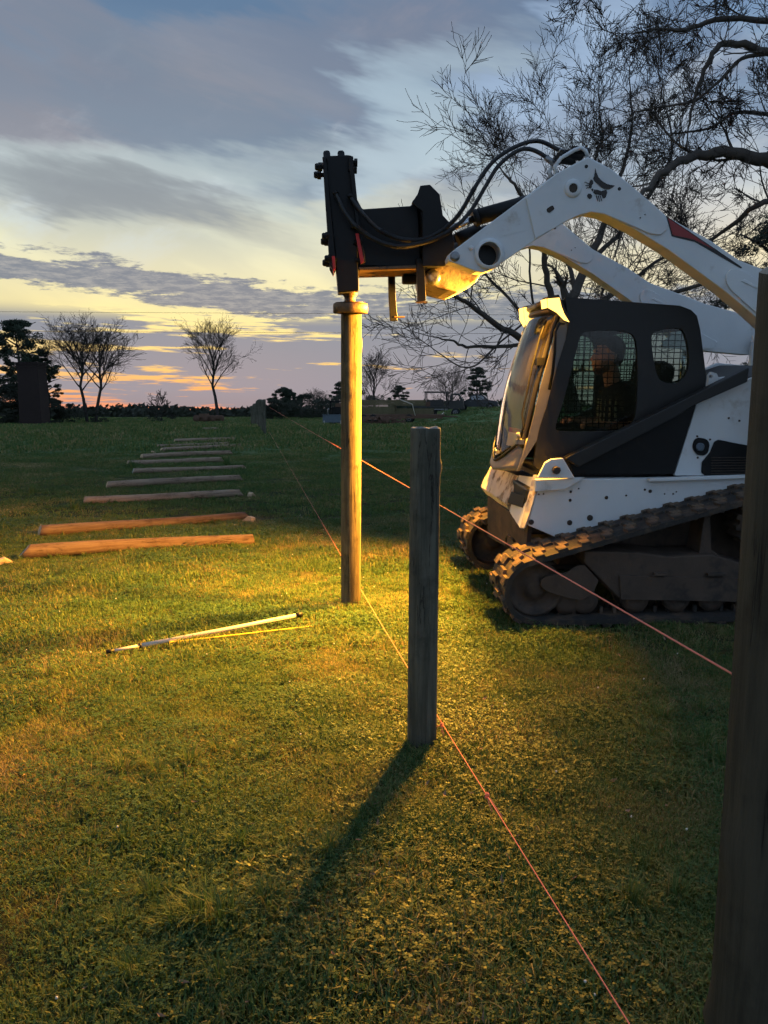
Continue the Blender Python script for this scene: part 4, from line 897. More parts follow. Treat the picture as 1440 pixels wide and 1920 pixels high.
# nearest post: its left edge is found from the picture at its own distance
b = Vector((.520, .92, float(g(.5, .92))))
o = put('fence_post', post_mesh('fence_post', .083, 1.560, POSTD, 11, nr=60, taper=1.0, knots=6, top=.01), b, (0, R_(-.2), 2.0)); tag(o, 'dark foreground post cut off by the right edge of the photo', 'fence post', GP)
NEARP = b
far_me = post_mesh('fence_post', .062, 1.33, POSTM, 21, nr=10, nk=12, knots=0)
fx = lambda y: SHORT.x + (TALL.x - SHORT.x) / (TALL.y - SHORT.y) * (y - SHORT.y)
k = 0; yy = 29.6
f0 = onground(495, yy)
while yy < 62:
    x = f0.x - .186 * (yy - 29.6)
    o = put('fence_post', far_me, (x, yy, float(g(x, yy)))); o.scale = (1, 1, random.uniform(.97, 1.05)); o.rotation_euler = (random.uniform(-.02, .02), random.uniform(-.02, .02), k)
    if k == 0: tag(o, 'nearest post of the distant fence run, with both strings tied to it', 'fence post', 'posts of the distant fence run')
    else: tag(o, 'one of the grey posts of the distant fence run, behind its nearest post', 'fence post', 'posts of the distant fence run')
    k += 1; yy += 2.2

# ------------------------------------------------------------ strings
def string(name, pts, r, label, knots=()):
    ps = smooth([Vector(p) for p in pts], 10); m_ = MB(); m_.tube(ps, r, 6)
    o = obj(name, m_, STRING); tag(o, label, 'string', 'pink layout strings')
    for kp in knots:
        km = MB(); kp = Vector(kp); rn = random.Random(int(kp.y * 100))
        loop = [kp + Vector((math.cos(a) * .007, math.sin(a * 1.3) * .006, math.sin(a) * .008)) for a in np.linspace(0, 14, 26)]; km.tube(loop, r * 1.15, 5)
        for q in range(3):
            e = [kp]; v = Vector((rn.uniform(-.02, .02), rn.uniform(-.02, .02), -.008))
            for _ in range(4): e.append(e[-1] + v * .7 + Vector((rn.uniform(-.004, .004), 0, -.006)))
            km.tube(e, r * .9, 5)
        obj('knot', km, STRING, o)
    return o
ff = Vector((f0.x + .07, 29.55, f0.z + 1.12))
up_n = Vector((NEARP.x + .09, NEARP.y + .02, 0)); 
A = atY(829, 950, SHORT.y); A.x = atY(829, 950, SHORT.y).x
B = ff
dirn = (A - B) / (A.y - B.y); N_ = A + dirn * (NEARP.y + .02 - A.y)
string('upper_string', [B, B.lerp(A, .25) - Vector((0, 0, .006)), B.lerp(A, .5) - Vector((0, 0, .008)), B.lerp(A, .75) - Vector((0, 0, .006)), A, N_], .0019, 'taut pink string at chest height running from the dark near post to the distant fence')
s0 = atY(826, 1352, SHORT.y - .0); t0 = atY(684, 1118, TALL.y + .02); e0 = atY(1180, 1920, 1.42); 
v_ = (s0 - e0); near_end = e0 - v_ * .35
mk = s0.lerp(e0, .43); 
string('lower_string', [near_end, e0, s0.lerp(e0, .7), mk, s0, s0.lerp(t0, .5) - Vector((0, 0, .004)), t0, Vector((f0.x + .07, 29.55, f0.z + .30)).lerp(t0, .8), Vector((f0.x + .07, 29.55, f0.z + .30))], .0018,
       'low pink string with two knots running along the feet of the posts', [s0 + Vector((.004, -.03, -.004)), s0.lerp(e0, .40)])

# ------------------------------------------------------------ logs laid out in the grass
LG = 'peeled logs laid out across the field'
logs = [((41, 1047), (476, 1021), .066), ((74, 1006), (472, 974), .060), ((156, 946), (461, 932), .062), ((200, 916), (459, 901), .062), ((249, 889), (465, 880), .055),
        ((238, 873), (422, 866), .062), ((265, 860), (437, 852), .062), ((303, 847), (453, 837), .055), ((295, 839), (432, 834), .05), ((327, 829), (444, 826), .06), ((380, 806), (434, 805), .05)]
lab = ['nearest red-brown log, its grey sawn left end towards the camera', 'second nearest log with a pale slanted cut at its right end', 'third log from the camera, straight red-brown, left end in dark grass',
       'fourth log from the camera, pale top and angled right end', 'fifth log from the camera, thin and partly sunk in grass', 'sixth log from the camera, short and dark grey', 'seventh log from the camera, dark grey with a pale right tip',
       'eighth log from the camera, slightly tilted thin log', 'ninth log from the camera, lying just behind the tilted thin one', 'tenth log from the camera, last clear one of the row', 'faint far log beyond all the others on the lawn']
for i, (pa, pb, r) in enumerate(logs):
    a = gp(*pa); b_ = gp(*pb); L_ = (b_ - a).length; lv = b_ - a
    m_ = MB(); nk, nr = 20, 26; vs = []; offs = Vector((i * 5.3, 0, 0))
    sa, sb = (.9 if i == 0 else .3), (.1 if i == 0 else 1.0)
    for q in range(nr + 1):
        t_ = q / nr
        for k in range(nk):
            an = 2 * math.pi * k / nk
            rr = r * (1 - .10 * t_) * (1 + .06 * noise.noise(Vector((math.cos(an), math.sin(an), t_ * 3)) + offs) + .03 * noise.noise(Vector((math.cos(an) * 3, math.sin(an) * 3, t_ * 30)) + offs))
            x, y = math.cos(an) * rr, math.sin(an) * rr; z = t_ * L_
            if q == 0: z += sa * (y + r * .2)          # y is up once the log lies down: slanted saw cuts
            if q == nr: z -= sb * (y + r)
            vs.append((x + .012 * math.sin(t_ * 5 + i), y + .008 * math.sin(t_ * 4 + i * 2), z))
    m_.add(vs, [(q * nk + k, q * nk + (k + 1) % nk, (q + 1) * nk + (k + 1) % nk, (q + 1) * nk + k) for q in range(nr) for k in range(nk)], True)
    o0 = len(m_.v) - len(vs)
    for ring in ([o0 + k for k in reversed(range(nk))], [o0 + nr * nk + k for k in range(nk)]): m_.f.append(ring); m_.sm.append(False); m_.mi.append(1)
    me = m_.mesh('log', [LOGM if i < 2 else LOGG, CUTG if i in (0, 4) else CUTM]); o = bpy.data.objects.new('log', me); C.objects.link(o)
    zax = lv.normalized(); up = (Vector((0, 0, 1)) - zax * zax.z).normalized(); xax = up.cross(zax)
    M4 = Matrix((xax, up, zax)).transposed().to_4x4(); M4.translation = a + Vector((0, 0, r * .80)); o.matrix_world = M4
    tag(o, lab[i], 'log', LG)
def wedge(px, py, s_, rot, label):
    p = gp(px, py); m_ = MB(); m_.prism([(-.10 * s_, 0), (.12 * s_, 0), (-.02 * s_, .10 * s_), (-.09 * s_, .08 * s_)], -.045 * s_, .05 * s_)
    o = obj('log_offcut', m_, CUTM, bevel=.004); o.location = p + Vector((0, 0, -.008)); o.rotation_euler = (0.1, 0, rot); tag(o, label, 'offcut', 'sawn log offcuts')
wedge(12, 1056, .6, .5, 'wedge-shaped pale log offcut at the left edge of the photo')
wedge(466, 979, .8, 2.6, 'small pale offcut just right of the second log')
wedge(472, 931, .7, 1.2, 'small offcut beside the right end of the third log')
wedge(288, 850, .7, .3, 'tiny far offcut left of the far logs')

# ------------------------------------------------------------ pole and level on the grass
a = gp(200, 1238); b_ = gp(566, 1166); pl_ = empty('marking_pole', a, 'pale extendable pole with dark end caps lying in the lit grass beside a yellow level', 'pole')
dv = b_ - a; up = Vector((0, 0, .045))
obj('tube', MB().tube([up + dv * .03, up + dv * .16], .0085, 14), PVC, pl_); obj('tube', MB().tube([up + dv * .15, up + dv * .62, up * 1.1 + dv * .97], .0125, 16), PVC, pl_)
obj('end_cap', MB().tube([up, up + dv * .035], .011, 12), BLACK, pl_); obj('end_cap', MB().tube([up * 1.1 + dv * .965, up * 1.1 + dv * 1.0], .0165, 14), BLACK, pl_); obj('collar', MB().tube([up + dv * .148, up + dv * .157], .0155, 14), BLACK, pl_)
a = gp(318, 1218); b_ = gp(589, 1182); dv = b_ - a; L_ = dv.length
lv = bpy.data.objects.new('spirit_level', None); C.objects.link(lv); lv.location = a + Vector((0, 0, -.004)); lv.rotation_euler = (R_(-12), 0, math.atan2(dv.y, dv.x)); tag(lv, 'long yellow spirit level with slotted holes lying against the pale pole', 'spirit level')
holes = [[(L_ * x0, .018), (L_ * x1, .018), (L_ * x1 + .01, .028), (L_ * x1, .038), (L_ * x0, .038), (L_ * x0 - .01, .028)] for x0, x1 in ((.10, .26), (.36, .42), (.56, .72), (.82, .88))]
lv.scale = (1, 1, .75)
obj('web', MB().prism([(0, .004), (L_, .004), (L_, .052), (0, .052)], -.004, .004, holes), YEL, lv)
obj('rail', MB().box((L_ / 2, 0, .0), (L_, .024, .008)), YEL, lv, bevel=.001); obj('rail', MB().box((L_ / 2, 0, .056), (L_, .024, .008)), YEL, lv, bevel=.001)
obj('vial', MB().tube([(L_ * .47, 0, .03), (L_ * .53, 0, .03)], .010, 8), GLASS, lv); obj('end_cap', MB().box((-.004, 0, .028), (.008, .026, .06)), BLACK, lv); obj('end_cap', MB().box((L_ + .004, 0, .028), (.008, .026, .06)), BLACK, lv)

# ------------------------------------------------------------ trees
class Tree:
    def __init__(s, seed, tmin=.004): s.r = random.Random(seed); s.tr = MB(); s.cr = MB(); s.tmin = tmin; s.tips = []; s.maxseg = 1e9; s.n = 0
    def rv(s): 
        while True:
            v = Vector((s.r.uniform(-1, 1), s.r.uniform(-1, 1), s.r.uniform(-1, 1)))
            if .1 < v.length < 1: return v.normalized()
    def limb(s, pts, r0, r1, spawn, lev=0, flat=None):
        """guide limb through points; spawn = (n per metre, length, levels)"""
        pts = [Vector(p) for p in pts]; ps = smooth(pts, 4); n = len(ps)
        for i in range(1, n - 1): ps[i] = ps[i] + s.rv() * r0 * .28
        rad = [r0 + (r1 - r0) * i / (n - 1) for i in range(n)]
        s.tr.tube(ps, rad, 8 if r0 > .05 else 6, caps=False)
        L = sum((ps[i + 1] - ps[i]).length for i in range(n - 1)); cnt = max(1, int(L * spawn[0]))
        for q in range(cnt):
            t_ = (q + s.r.random()) / cnt; t_ = .12 + .88 * t_; i = min(n - 2, int(t_ * (n - 1))); p = ps[i].lerp(ps[i + 1], t_ * (n - 1) - i)
            d = (ps[i + 1] - ps[i]).normalized(); v = s.rv(); v = (v - d * v.dot(d)).normalized()
            v.y *= .7
            nd = (d * s.r.uniform(.3, 1.0) + v * s.r.uniform(.6, 1.1) + Vector((0, 0, .15))).normalized()
            s.grow(p, nd, spawn[1] * s.r.uniform(.45, 1.15), max(s.tmin * 1.6, min(.028, rad[i] * s.r.uniform(.2, .38))), spawn[2])
        s.grow(ps[-1], (ps[-1] - ps[-3]).normalized(), spawn[1] * .9, r1 * .9, spawn[2])
    def grow(s, p, d, L, r, lev, up=.04, wig=.165):
        if s.n > s.maxseg: return
        n = 5 if lev > 1 else 4; pts = [p.copy()]; st = L / n; dirs = []
        for i in range(n):
            d = (d + s.rv() * wig + Vector((0, 0, up))).normalized(); dirs.append(d); p = p + d * st; pts.append(p)
        r1 = max(s.tmin * .8, r * .45); rad = [max(s.tmin * .8, r + (r1 - r) * i / n) for i in range(n + 1)]
        (s.tr if (lev >= 3 or r > .03) else s.cr).tube(pts, rad, 6 if r > .03 else (4 if r > .012 else 3), caps=False, smooth=False); s.n += n
        s.tips.append(pts[-1])
        if lev <= 0: return
        m_ = {5: 6, 4: 6, 3: 6, 2: 5, 1: 5}.get(lev, 4)
        for q in range(m_):
            t_ = s.r.uniform(.2, 1.0) if q else 1.0; i = min(n - 1, int(t_ * n)); pp = pts[i].lerp(pts[i + 1], t_ * n - i) if i < n else pts[-1]
            v = s.rv(); v = (v - dirs[i] * v.dot(dirs[i])).normalized()
            nd = (dirs[i] + v * s.r.uniform(.45, 1.1)).normalized()
            s.grow(pp, nd, L * s.r.uniform(.42, .68), max(s.tmin, r1 * s.r.uniform(.75, 1.0)), lev - 1, up, wig)
    def done(s, name, base, label, cat='tree', group=None, m1=None, m2=None):
        e = empty(name, base, label, cat, group); inv = Vector(base)
        for nm, mb, mt in (('trunk', s.tr, m1 or BARK), ('crown', s.cr, m2 or TWIG)):
            if mb.v:
                mb.v = [(v[0] - inv.x, v[1] - inv.y, v[2] - inv.z) for v in mb.v]; obj(nm, mb, mt, e, fix=False)
        return e
def path(Y, *pts, dy=None):
    out = []
    for i, q in enumerate(pts):
        out.append(atY(q[0], q[1], Y + (q[2] if len(q) > 2 else 0)))
    return out
# the bare oak behind the cab
T = Tree(11, .0043); Y0 = 12.5
sp = (3.0, 1.15, 3); sp2 = (3.6, .8, 2)
T.limb(path(Y0, (1075, 775), (1062, 700), (1055, 640), (1062, 585)), 0.132, 0.099, (.5, .5, 2))
T.limb(path(Y0, (1062, 585), (1078, 545, .1), (1105, 490, .3), (1124, 440, .5), (1139, 400, .7), (1165, 320, .8), (1185, 240, .9)), 0.086, 0.020, sp)
T.limb(path(Y0, (1058, 620), (1035, 560, -.2), (1022, 500, -.3), (1016, 440, -.5), (985, 380, -.6), (965, 345, -.7), (945, 325, -.7)), 0.059, 0.015, sp)
T.limb(path(Y0, (1060, 610), (1000, 640, -.3), (955, 622, -.6), (905, 590, -.8), (872, 566, -1), (845, 552, -1.1), (815, 540, -1.1)), 0.066, 0.013, (3.6, .75, 2))
T.limb(path(Y0, (1050, 690), (1000, 652, -.3), (940, 649, -.6), (875, 650, -.9), (850, 640, -1), (812, 632, -1.1)), 0.043, 0.009, sp2)
T.limb(path(Y0, (1060, 600), (1115, 575, .4), (1180, 530, .8), (1250, 480, 1.0), (1330, 455, 1.1)), 0.059, 0.013, sp)
T.limb(path(Y0, (1062, 620), (1140, 600, .5), (1230, 560, .9), (1330, 530, 1.3), (1420, 520, 1.5)), 0.059, 0.020, sp)
T.limb(path(Y0, (1078, 545, .1), (1060, 470, .6), (1040, 400, 1.0), (1042, 340, 1.2), (1040, 290, 1.4)), 0.040, 0.010, sp)
T.limb(path(Y0, (1105, 490, .3), (1170, 430, .9), (1230, 350, 1.4), (1260, 280, 1.6), (1250, 210, 1.8)), 0.046, 0.012, sp)
T.limb(path(Y0, (1000, 590, .2), (940, 640, .1), (880, 690, .0), (820, 660, 0)), 0.020, 0.009, sp2)
T.limb(path(Y0, (990, 600, .6), (940, 545, .8), (900, 500, .9), (880, 440, 1.0)), 0.030, 0.009, sp2)
T.limb(path(Y0, (1010, 620, .9), (995, 540, .9), (993, 480, .9), (992, 420, .9)), 0.023, 0.013, (1.5, .5, 2))
T.limb(path(Y0, (1139, 400, .7), (1110, 330, .7), (1128, 260, .8), (1125, 215, .9)), 0.033, 0.009, sp)
T.done('bare_tree', gp(1078, 800), 'big bare tree behind the cab with crooked limbs reaching left over the trucks', group='large bare trees')
# the nearer tree standing just right of the frame
T = Tree(23, .0040); Y1 = 10.0
T.limb(path(Y1, (1600, 760), (1590, 500), (1580, 320), (1590, 120)), 0.198, 0.132, (.5, .6, 2))
T.limb(path(Y1, (1585, 330), (1500, 315), (1440, 300), (1370, 288), (1310, 290), (1258, 312, -.2), (1218, 350, -.3), (1185, 392, -.4)), 0.112, 0.020, (2.1, .85, 3))
T.limb(path(Y1, (1590, 130), (1500, 105), (1440, 96), (1380, 82), (1348, 85), (1325, 120), (1305, 180), (1290, 240)), 0.066, 0.013, (2.1, .75, 3))
T.limb(path(Y1, (1590, 60), (1500, 40), (1440, 37), (1340, 38), (1285, 55), (1230, 55), (1190, 62)), 0.050, 0.009, (2.1, .62, 3))
T.limb(path(Y1, (1590, 10), (1480, -40), (1400, -60), (1300, -70), (1200, -40)), 0.040, 0.009, (2.1, .75, 3))
T.limb(path(Y1, (1440, 100), (1390, 110), (1350, 150), (1300, 190), (1240, 200), (1190, 210)), 0.026, 0.009, (2.1, .6, 2))
T.limb(path(Y1, (1585, 420), (1480, 380), (1420, 385), (1350, 440, .4), (1300, 470, .6)), 0.053, 0.013, (3.0, .9, 3))
T.limb(path(Y1, (1585, 250), (1500, 200), (1440, 215), (1380, 210, .3), (1330, 240, .3), (1260, 250, .4)), 0.036, 0.010, (3.0, .8, 3))
T.done('bare_tree', Vector((6.1, 10.0, float(g(6.1, 10)))), 'nearer bare tree beyond the right edge, its heavy limbs hanging over the lift arms', group='large bare trees')

def auto_tree(name, px, Y, ytop, label, seed, spread=.5, tmin=.02, lev=4, trunks=1, mat1=None, mat2=None, group=None, clear=.18, wide=1.0):
    base = onground(px, Y); H_ = atY(px, ytop, Y).z - base.z; T = Tree(seed, tmin); rn = T.r
    for q in range(trunks):
        b0 = base + Vector((q * H_ * .09, 0, 0)); p = b0.copy(); pts = [p - Vector((0, 0, .3))]
        for i in range(5): p = p + Vector((rn.uniform(-.03, .03) * H_, rn.uniform(-.03, .03) * H_, H_ * .14)); pts.append(p.copy())
        T.tr.tube(pts, [H_ * .022 * (1 - .1 * i) for i in range(6)], 8, caps=False)
        nl = 11
        for i in range(nl):
            t_ = clear * 1.7 + (1 - clear * 1.7) * i / (nl - 1); j = t_ * 5; k = min(4, int(j)); pp = pts[k].lerp(pts[k + 1], j - k)
            a = i * 2.4 + rn.random(); el_ = .28 + 1.15 * t_
            d = Vector((math.cos(a) * spread * .95 * wide, math.sin(a) * spread * .8, el_)).normalized()
            T.grow(pp, d, H_ * (.34 + .10 * math.sin(math.pi * min(1, t_ + .1))) * (1.0 if i < nl - 1 else .9), H_ * .0085, lev, .04, .16)
    return T.done(name, base, label, group=group, m1=mat1 or FARB, m2=mat2 or FARB)
auto_tree('bare_tree', 163, 66, 628, 'bare twin-trunk tree between the dark tower and the lone bare tree', 4, .75, .012, 3, 2, group='bare trees across the field', clear=.3, wide=1.2)
auto_tree('bare_tree', 407, 80, 632, 'lone bare round-crowned tree standing above the old farm implement', 9, .6, .012, 3, 1, group='bare trees across the field', clear=.32)
auto_tree('bare_tree', 703, 95, 676, 'bare tree right behind the lit tall post and the lumber load', 14, .6, .012, 3, 1, group='bare trees beyond the trucks', clear=.2)
auto_tree('bare_tree', 588, 130, 738, 'low bare tree left of the dark machine on the trailer', 15, .8, .008, 3, 2, group='bare trees beyond the trucks', clear=.1, wide=1.6)
auto_tree('bare_tree', 838, 110, 698, 'wide twiggy bare tree rising behind the flatbed rack', 16, .9, .008, 3, 2, group='bare trees beyond the trucks', clear=.1, wide=1.7)
auto_tree('bare_tree', 8, 130, 738, 'low bare tree far left behind the tower', 17, .8, .008, 3, 1, group='bare trees across the field', clear=.1, wide=1.5)
auto_tree('small_bush', 302, 70, 742, 'small twiggy bush alone at the field edge left of the lone tree', 18, .9, .02, 2, 1, group='bushes at the field edge', clear=.05)

def leaf_cloud(mb, rn, c_, rad, n, s_):
    for _ in range(int(n * 2.4)):
        v = Vector((rn.gauss(0, 1), rn.gauss(0, 1), rn.gauss(0, 1))).normalized() * (rn.random() ** .4)
        p = Vector(c_) + Vector((v.x * rad[0], v.y * rad[1], v.z * rad[2])); a = Vector((rn.gauss(0, 1), rn.gauss(0, 1), rn.gauss(0, 1))).normalized(); b_ = a.orthogonal().normalized(); q = s_ * .55 * rn.uniform(.5, 1.3)
        mb.add([p - a * q, p + b_ * q * .6, p + a * q, p - b_ * q * .5], [(0, 1, 2, 3)])
def leafy(name, px, Y, ytop, wpx, label, seed, dens=60, leaf=.12, tiers=16, mat=None, trunk=True, low=.25, group=None, cat='tree', clumps=None):
    rn = random.Random(seed); base = onground(px, Y); H_ = atY(px, ytop, Y).z - base.z; W_ = wpx / F * Y / 2; e = empty(name, base, label, cat, group)
    if trunk:
        t_ = MB(); t_.tube([(0, 0, -.3), (.02 * H_, 0, H_ * .35), (-.01 * H_, 0, H_ * .8)], [H_ * .03, H_ * .022, H_ * .006], 8)
        for q in range(10):
            z = H_ * rn.uniform(low, .9); a = rn.uniform(0, 6.3); l_ = W_ * rn.uniform(.5, 1); t_.tube([(0, 0, z), (math.cos(a) * l_ * .5, math.sin(a) * l_ * .5, z + .05 * H_), (math.cos(a) * l_, math.sin(a) * l_, z + .08 * H_)], [H_ * .009, H_ * .006, H_ * .003], 5)
        obj('trunk', t_, FARB, e, fix=False)
    c_ = MB()
    for q in range(tiers):
        z = H_ * (low + (1 - low) * (q + rn.random()) / tiers); f_ = math.sin(math.pi * min(1, (z / H_ - low) / (1 - low) * .75 + .22)) ** .8
        for k in range(5):
            a = rn.uniform(0, 6.3); l_ = W_ * f_ * rn.uniform(.2, 1.0); rr = W_ * rn.uniform(.09, .24)
            leaf_cloud(c_, rn, (math.cos(a) * l_, math.sin(a) * l_, min(z, H_ * .96)), (rr, rr, rr * .55), int(dens * .5), leaf * .85)
    obj('crown', c_, mat or EVER, e, fix=False); return e
leafy('evergreen_tree', 40, 64, 598, 130, 'tall dark evergreen at the far left rising above the tower', 31, 150, .16, 26, low=.3)
leafy('evergreen_tree', 88, 68, 655, 62, 'smaller pointed evergreen between the tower and the twin-trunk tree', 32, 110, .14, 18, low=.3)
leafy('evergreen_tree', 893, 95, 688, 56, 'rounded evergreen behind the parked pickup truck', 33, 140, .16, 20, low=.1)
leafy('evergreen_tree', 534, 100, 728, 78, 'dark leafy clump of trees behind the distant fence posts', 34, 160, .2, 18, low=.02)
leafy('evergreen_tree', 640, 105, 716, 56, 'dark rounded tree crown just left of the lit tall post', 35, 120, .2, 18, low=.1)
leafy('evergreen_tree', 748, 110, 722, 44, 'small dark crown showing above the lumber load', 36, 120, .2, 16, low=.1)
leafy('pine_tree', 1440, 26, 392, 230, 'dark pine foliage at the right edge behind the lift arm', 37, 220, .13, 14, low=.3)
leafy('shrub', 25, 62, 722, 120, 'dark undergrowth mass at the foot of the far left trees', 38, 220, .16, 12, trunk=False, low=0, cat='shrub', group='shrubs at the field edge', mat=BRUSH)
leafy('shrub', 100, 64, 752, 110, 'low scrub right of the tower', 39, 160, .15, 8, trunk=False, low=0, cat='shrub', group='shrubs at the field edge', mat=BRUSH)
leafy('shrub', 182, 65, 768, 50, 'low dark bush at the foot of the twin-trunk tree', 40, 60, .12, 4, trunk=False, low=0, cat='shrub', group='shrubs at the field edge', mat=BRUSH)
leafy('shrub', 296, 69, 762, 60, 'low scrub under the small twiggy bush', 41, 60, .12, 4, trunk=False, low=0, cat='shrub', group='shrubs at the field edge', mat=BRUSH)
leafy('shrub', 575, 90, 741, 130, 'scrubby hedge behind the far fence left of the trailer', 42, 110, .2, 6, trunk=False, low=0, cat='shrub', group='shrubs at the field edge', mat=BRUSH)
leafy('shrub', 668, 86, 733, 170, 'dark brush clump behind the scrap pile and the lit tall post', 43, 170, .2, 8, trunk=False, low=0, cat='shrub', group='shrubs at the field edge', mat=BRUSH)
leafy('shrub', 515, 84, 752, 90, 'dark brush just right of the distant fence posts', 44, 120, .2, 6, trunk=False, low=0, cat='shrub', group='shrubs at the field edge', mat=BRUSH)
# treeline along the horizon: reads as one mass
tl_ = MB(); rn = random.Random(50)
for k in range(900):
    a = R_(-42 + 84 * k / 900 + rn.uniform(-.1, .1)); Y = rn.uniform(215, 245); x = math.tan(a) * Y; z = float(g(x, Y)); hh = 8.6 + 1.6 * noise.noise(Vector((x * .03, 1, 0))) + 1.2 * noise.noise(Vector((x * .13, 5, 0)))
    for q in range(5): leaf_cloud(tl_, rn, (x, Y, z + hh * (q + .5) / 5.6), (2.6, 2, hh * .14), 4, 1.8)
tag(obj('far_treeline', tl_, BRUSH, fix=False), 'far dark woodland line along the horizon', 'woodland', kind='stuff')

# ------------------------------------------------------------ brick tower, implement, wires
b = onground(63, 60); H_ = atY(63, 679, 60).z - b.z; e = empty('brick_tower', b, 'narrow dark square tower standing in front of the far left evergreen', 'tower')
BRK = pbr('old_dark_brick', (.024, .013, .011), .9, var=.4, vscale=2, bump=.4)
wt = 38 / F * 60 / 2
m_ = MB(); m_.add([(-wt * 1.05, -wt, -.3), (wt * 1.12, -wt, -.3), (wt * 1.12, wt, -.3), (-wt * 1.05, wt, -.3), (-wt, -wt, H_ * .9), (wt, -wt, H_ * .9), (wt, wt, H_ * .9), (-wt, wt, H_ * .9)], [(0, 1, 5, 4), (1, 2, 6, 5), (2, 3, 7, 6), (3, 0, 4, 7)]); obj('shaft', m_, BRK, e, bevel=.03)
for k in range(4): obj('corbel', MB().box((0, 0, H_ * (.905 + .025 * k)), (wt * (2.05 + .05 * k), wt * (2.05 + .05 * k), H_ * .022)), BRK, e, bevel=.01)
for z, label in ((574, 'upper of the two overhead wires crossing the sky'), (611, 'lower of the two overhead wires crossing the sky')):
    pts = [atY(-400 + k * 120, z + 8 + 9 * (k / 18.) - 12 * math.sin(math.pi * k / 18.) * 0 + (4 if z < 600 else 1.5) * k / 18., 120) for k in range(19)]
    tag(obj('power_line', MB().tube(pts, .022, 5), BLACK), label, 'wire', 'overhead wires')
b = onground(392, 68); e = empty('hay_rake', b, 'low dark farm implement parked under the lone bare tree', 'farm implement'); rn = random.Random(6)
m_ = MB(); m_.box((0, 0, .45), (2.2, .25, .12)); m_.box((-.5, .1, .55), (.8, .5, .35)); m_.box((.75, 0, .4), (.5, .4, .2)); m_.tube([(-1.3, 0, .35), (1.3, 0, .42)], .05, 6); obj('frame', m_, RUSTM, e)
for k in range(7): x = -1.15 + k * .36; obj('wheel', MB().lathe((x, -.1 + .1 * (k % 2), .3), (.2, 1, 0), [(0, .05), (0, .3), (.05, .3), (.05, .05)], 14), RUSTM, e)

# ------------------------------------------------------------ parked vehicles and loads beyond the trees
def wheel(par, x, y, z, r, w_=.22):
    t_ = obj('wheel', MB().lathe((x, y - w_ / 2, z), (0, 1, 0), [(0, r * .6), (0, r * .92), (.03, r), (w_ - .03, r), (w_, r * .92), (w_, r * .6)], 20), TYRE, par)
    obj('rim', MB().lathe((x, y - w_ / 2 - .004, z), (0, 1, 0), [(0, r * .1), (.01, r * .25), (.0, r * .5), (.03, r * .58)], 14), STEEL, t_)
YT = 78
b = onground(893, YT); sc = 78 / F * YT / 5.5
e = empty('pickup_truck', b + Vector((0, 0, -.1)), 'dark crew cab pickup truck facing right on the rise', 'pickup truck', rz=R_(-12)); e.scale = (sc * 1.04,) * 3
side = [(-2.7, .55), (-2.72, 1.12), (-2.6, 1.2), (-.95, 1.22), (-.92, 1.25), (-.62, 1.86), (-.45, 1.93), (.75, 1.95), (.95, 1.88), (1.55, 1.32), (2.55, 1.2), (2.75, 1.02), (2.78, .55), (2.35, .5), (2.2, .78), (1.95, .92), (1.6, .92), (1.4, .78), (1.28, .48), (-1.15, .48), (-1.3, .78), (-1.5, .92), (-1.85, .92), (-2.1, .78), (-2.2, .5)]
w1 = [(-.72, 1.34), (-.48, 1.8), (.08, 1.84), (.1, 1.34)]; w2 = [(.18, 1.34), (.2, 1.84), (.72, 1.84), (1.02, 1.6), (1.12, 1.34)]
obj('body', MB().prism(side, -.98, .98), CARP, e, bevel=.06)
for wn in (w1, w2):
    for y in (-.99, .985): obj('side_window', MB().prism(wn, y, y + .008), CARG, e)
ws_ = MB(); ws_.add([(.99, -.8, 1.86), (1.5, -.88, 1.35), (1.5, .88, 1.35), (.99, .8, 1.86)], [(0, 1, 2, 3)]); o_ = obj('windscreen', ws_, CARG, e, fix=False); o_.location = (.03, 0, .03)
for x in (-1.67, 1.78):
    for y in (-.92, .92): wheel(e, x, y, .42, .42)
for y in (-1.1, 1.1): obj('mirror', MB().box((1.15, y, 1.42), (.12, .22, .24)), CARP, e, bevel=.03)
obj('grille', MB().box((2.78, 0, .95), (.04, 1.2, .3)), BLACK, e)
for y in (-.8, .8): obj('headlight', MB().box((2.72, y, .98), (.1, .3, .18)), STEEL, e, bevel=.02)
obj('bumper', MB().box((2.8, 0, .58), (.12, 1.8, .2)), STEEL, e, bevel=.03); obj('door_handle', MB().box((-.6, -1.0, 1.15), (.15, .03, .04)), STEEL, e)
obj('roof_rack', MB().tube([(-.5, -.7, 1.98), (.7, -.7, 2.0)], .02, 6).tube([(-.5, .7, 1.98), (.7, .7, 2.0)], .02, 6), BLACK, e)
b = onground(822, 74); e = empty('flatbed_truck', b, 'dark flatbed work truck with headache rack and loader seat on its deck', 'flatbed truck', rz=R_(-8)); e.scale = (.98,) * 3
obj('deck', MB().box((-.6, 0, .95), (3.4, 2.1, .14)), TRKM, e, bevel=.02); obj('side_step', MB().box((-.4, -1.06, .75), (2.8, .06, .12)), STEEL, e)
obj('cab', MB().prism([(1.1, .8), (1.12, 1.9), (1.3, 2.25), (2.0, 2.25), (2.4, 1.6), (2.5, .8)], -.95, .95, [[(1.32, 1.55), (1.38, 2.1), (1.9, 2.1), (2.15, 1.6)]]), TRKM, e, bevel=.03)
rk = MB()
for y in (-.95, .95): rk.box((-1.2, y, 1.7), (.1, .1, 1.4)); rk.box((-.1, y, 2.38), (2.4, .1, .12)); rk.box((.9, y, 1.7), (.08, .08, 1.4))
rk.box((-1.2, 0, 2.38), (.1, 1.9, .12)); rk.box((.9, 0, 2.38), (.1, 1.9, .12)); obj('rack', rk, TRKM, e)
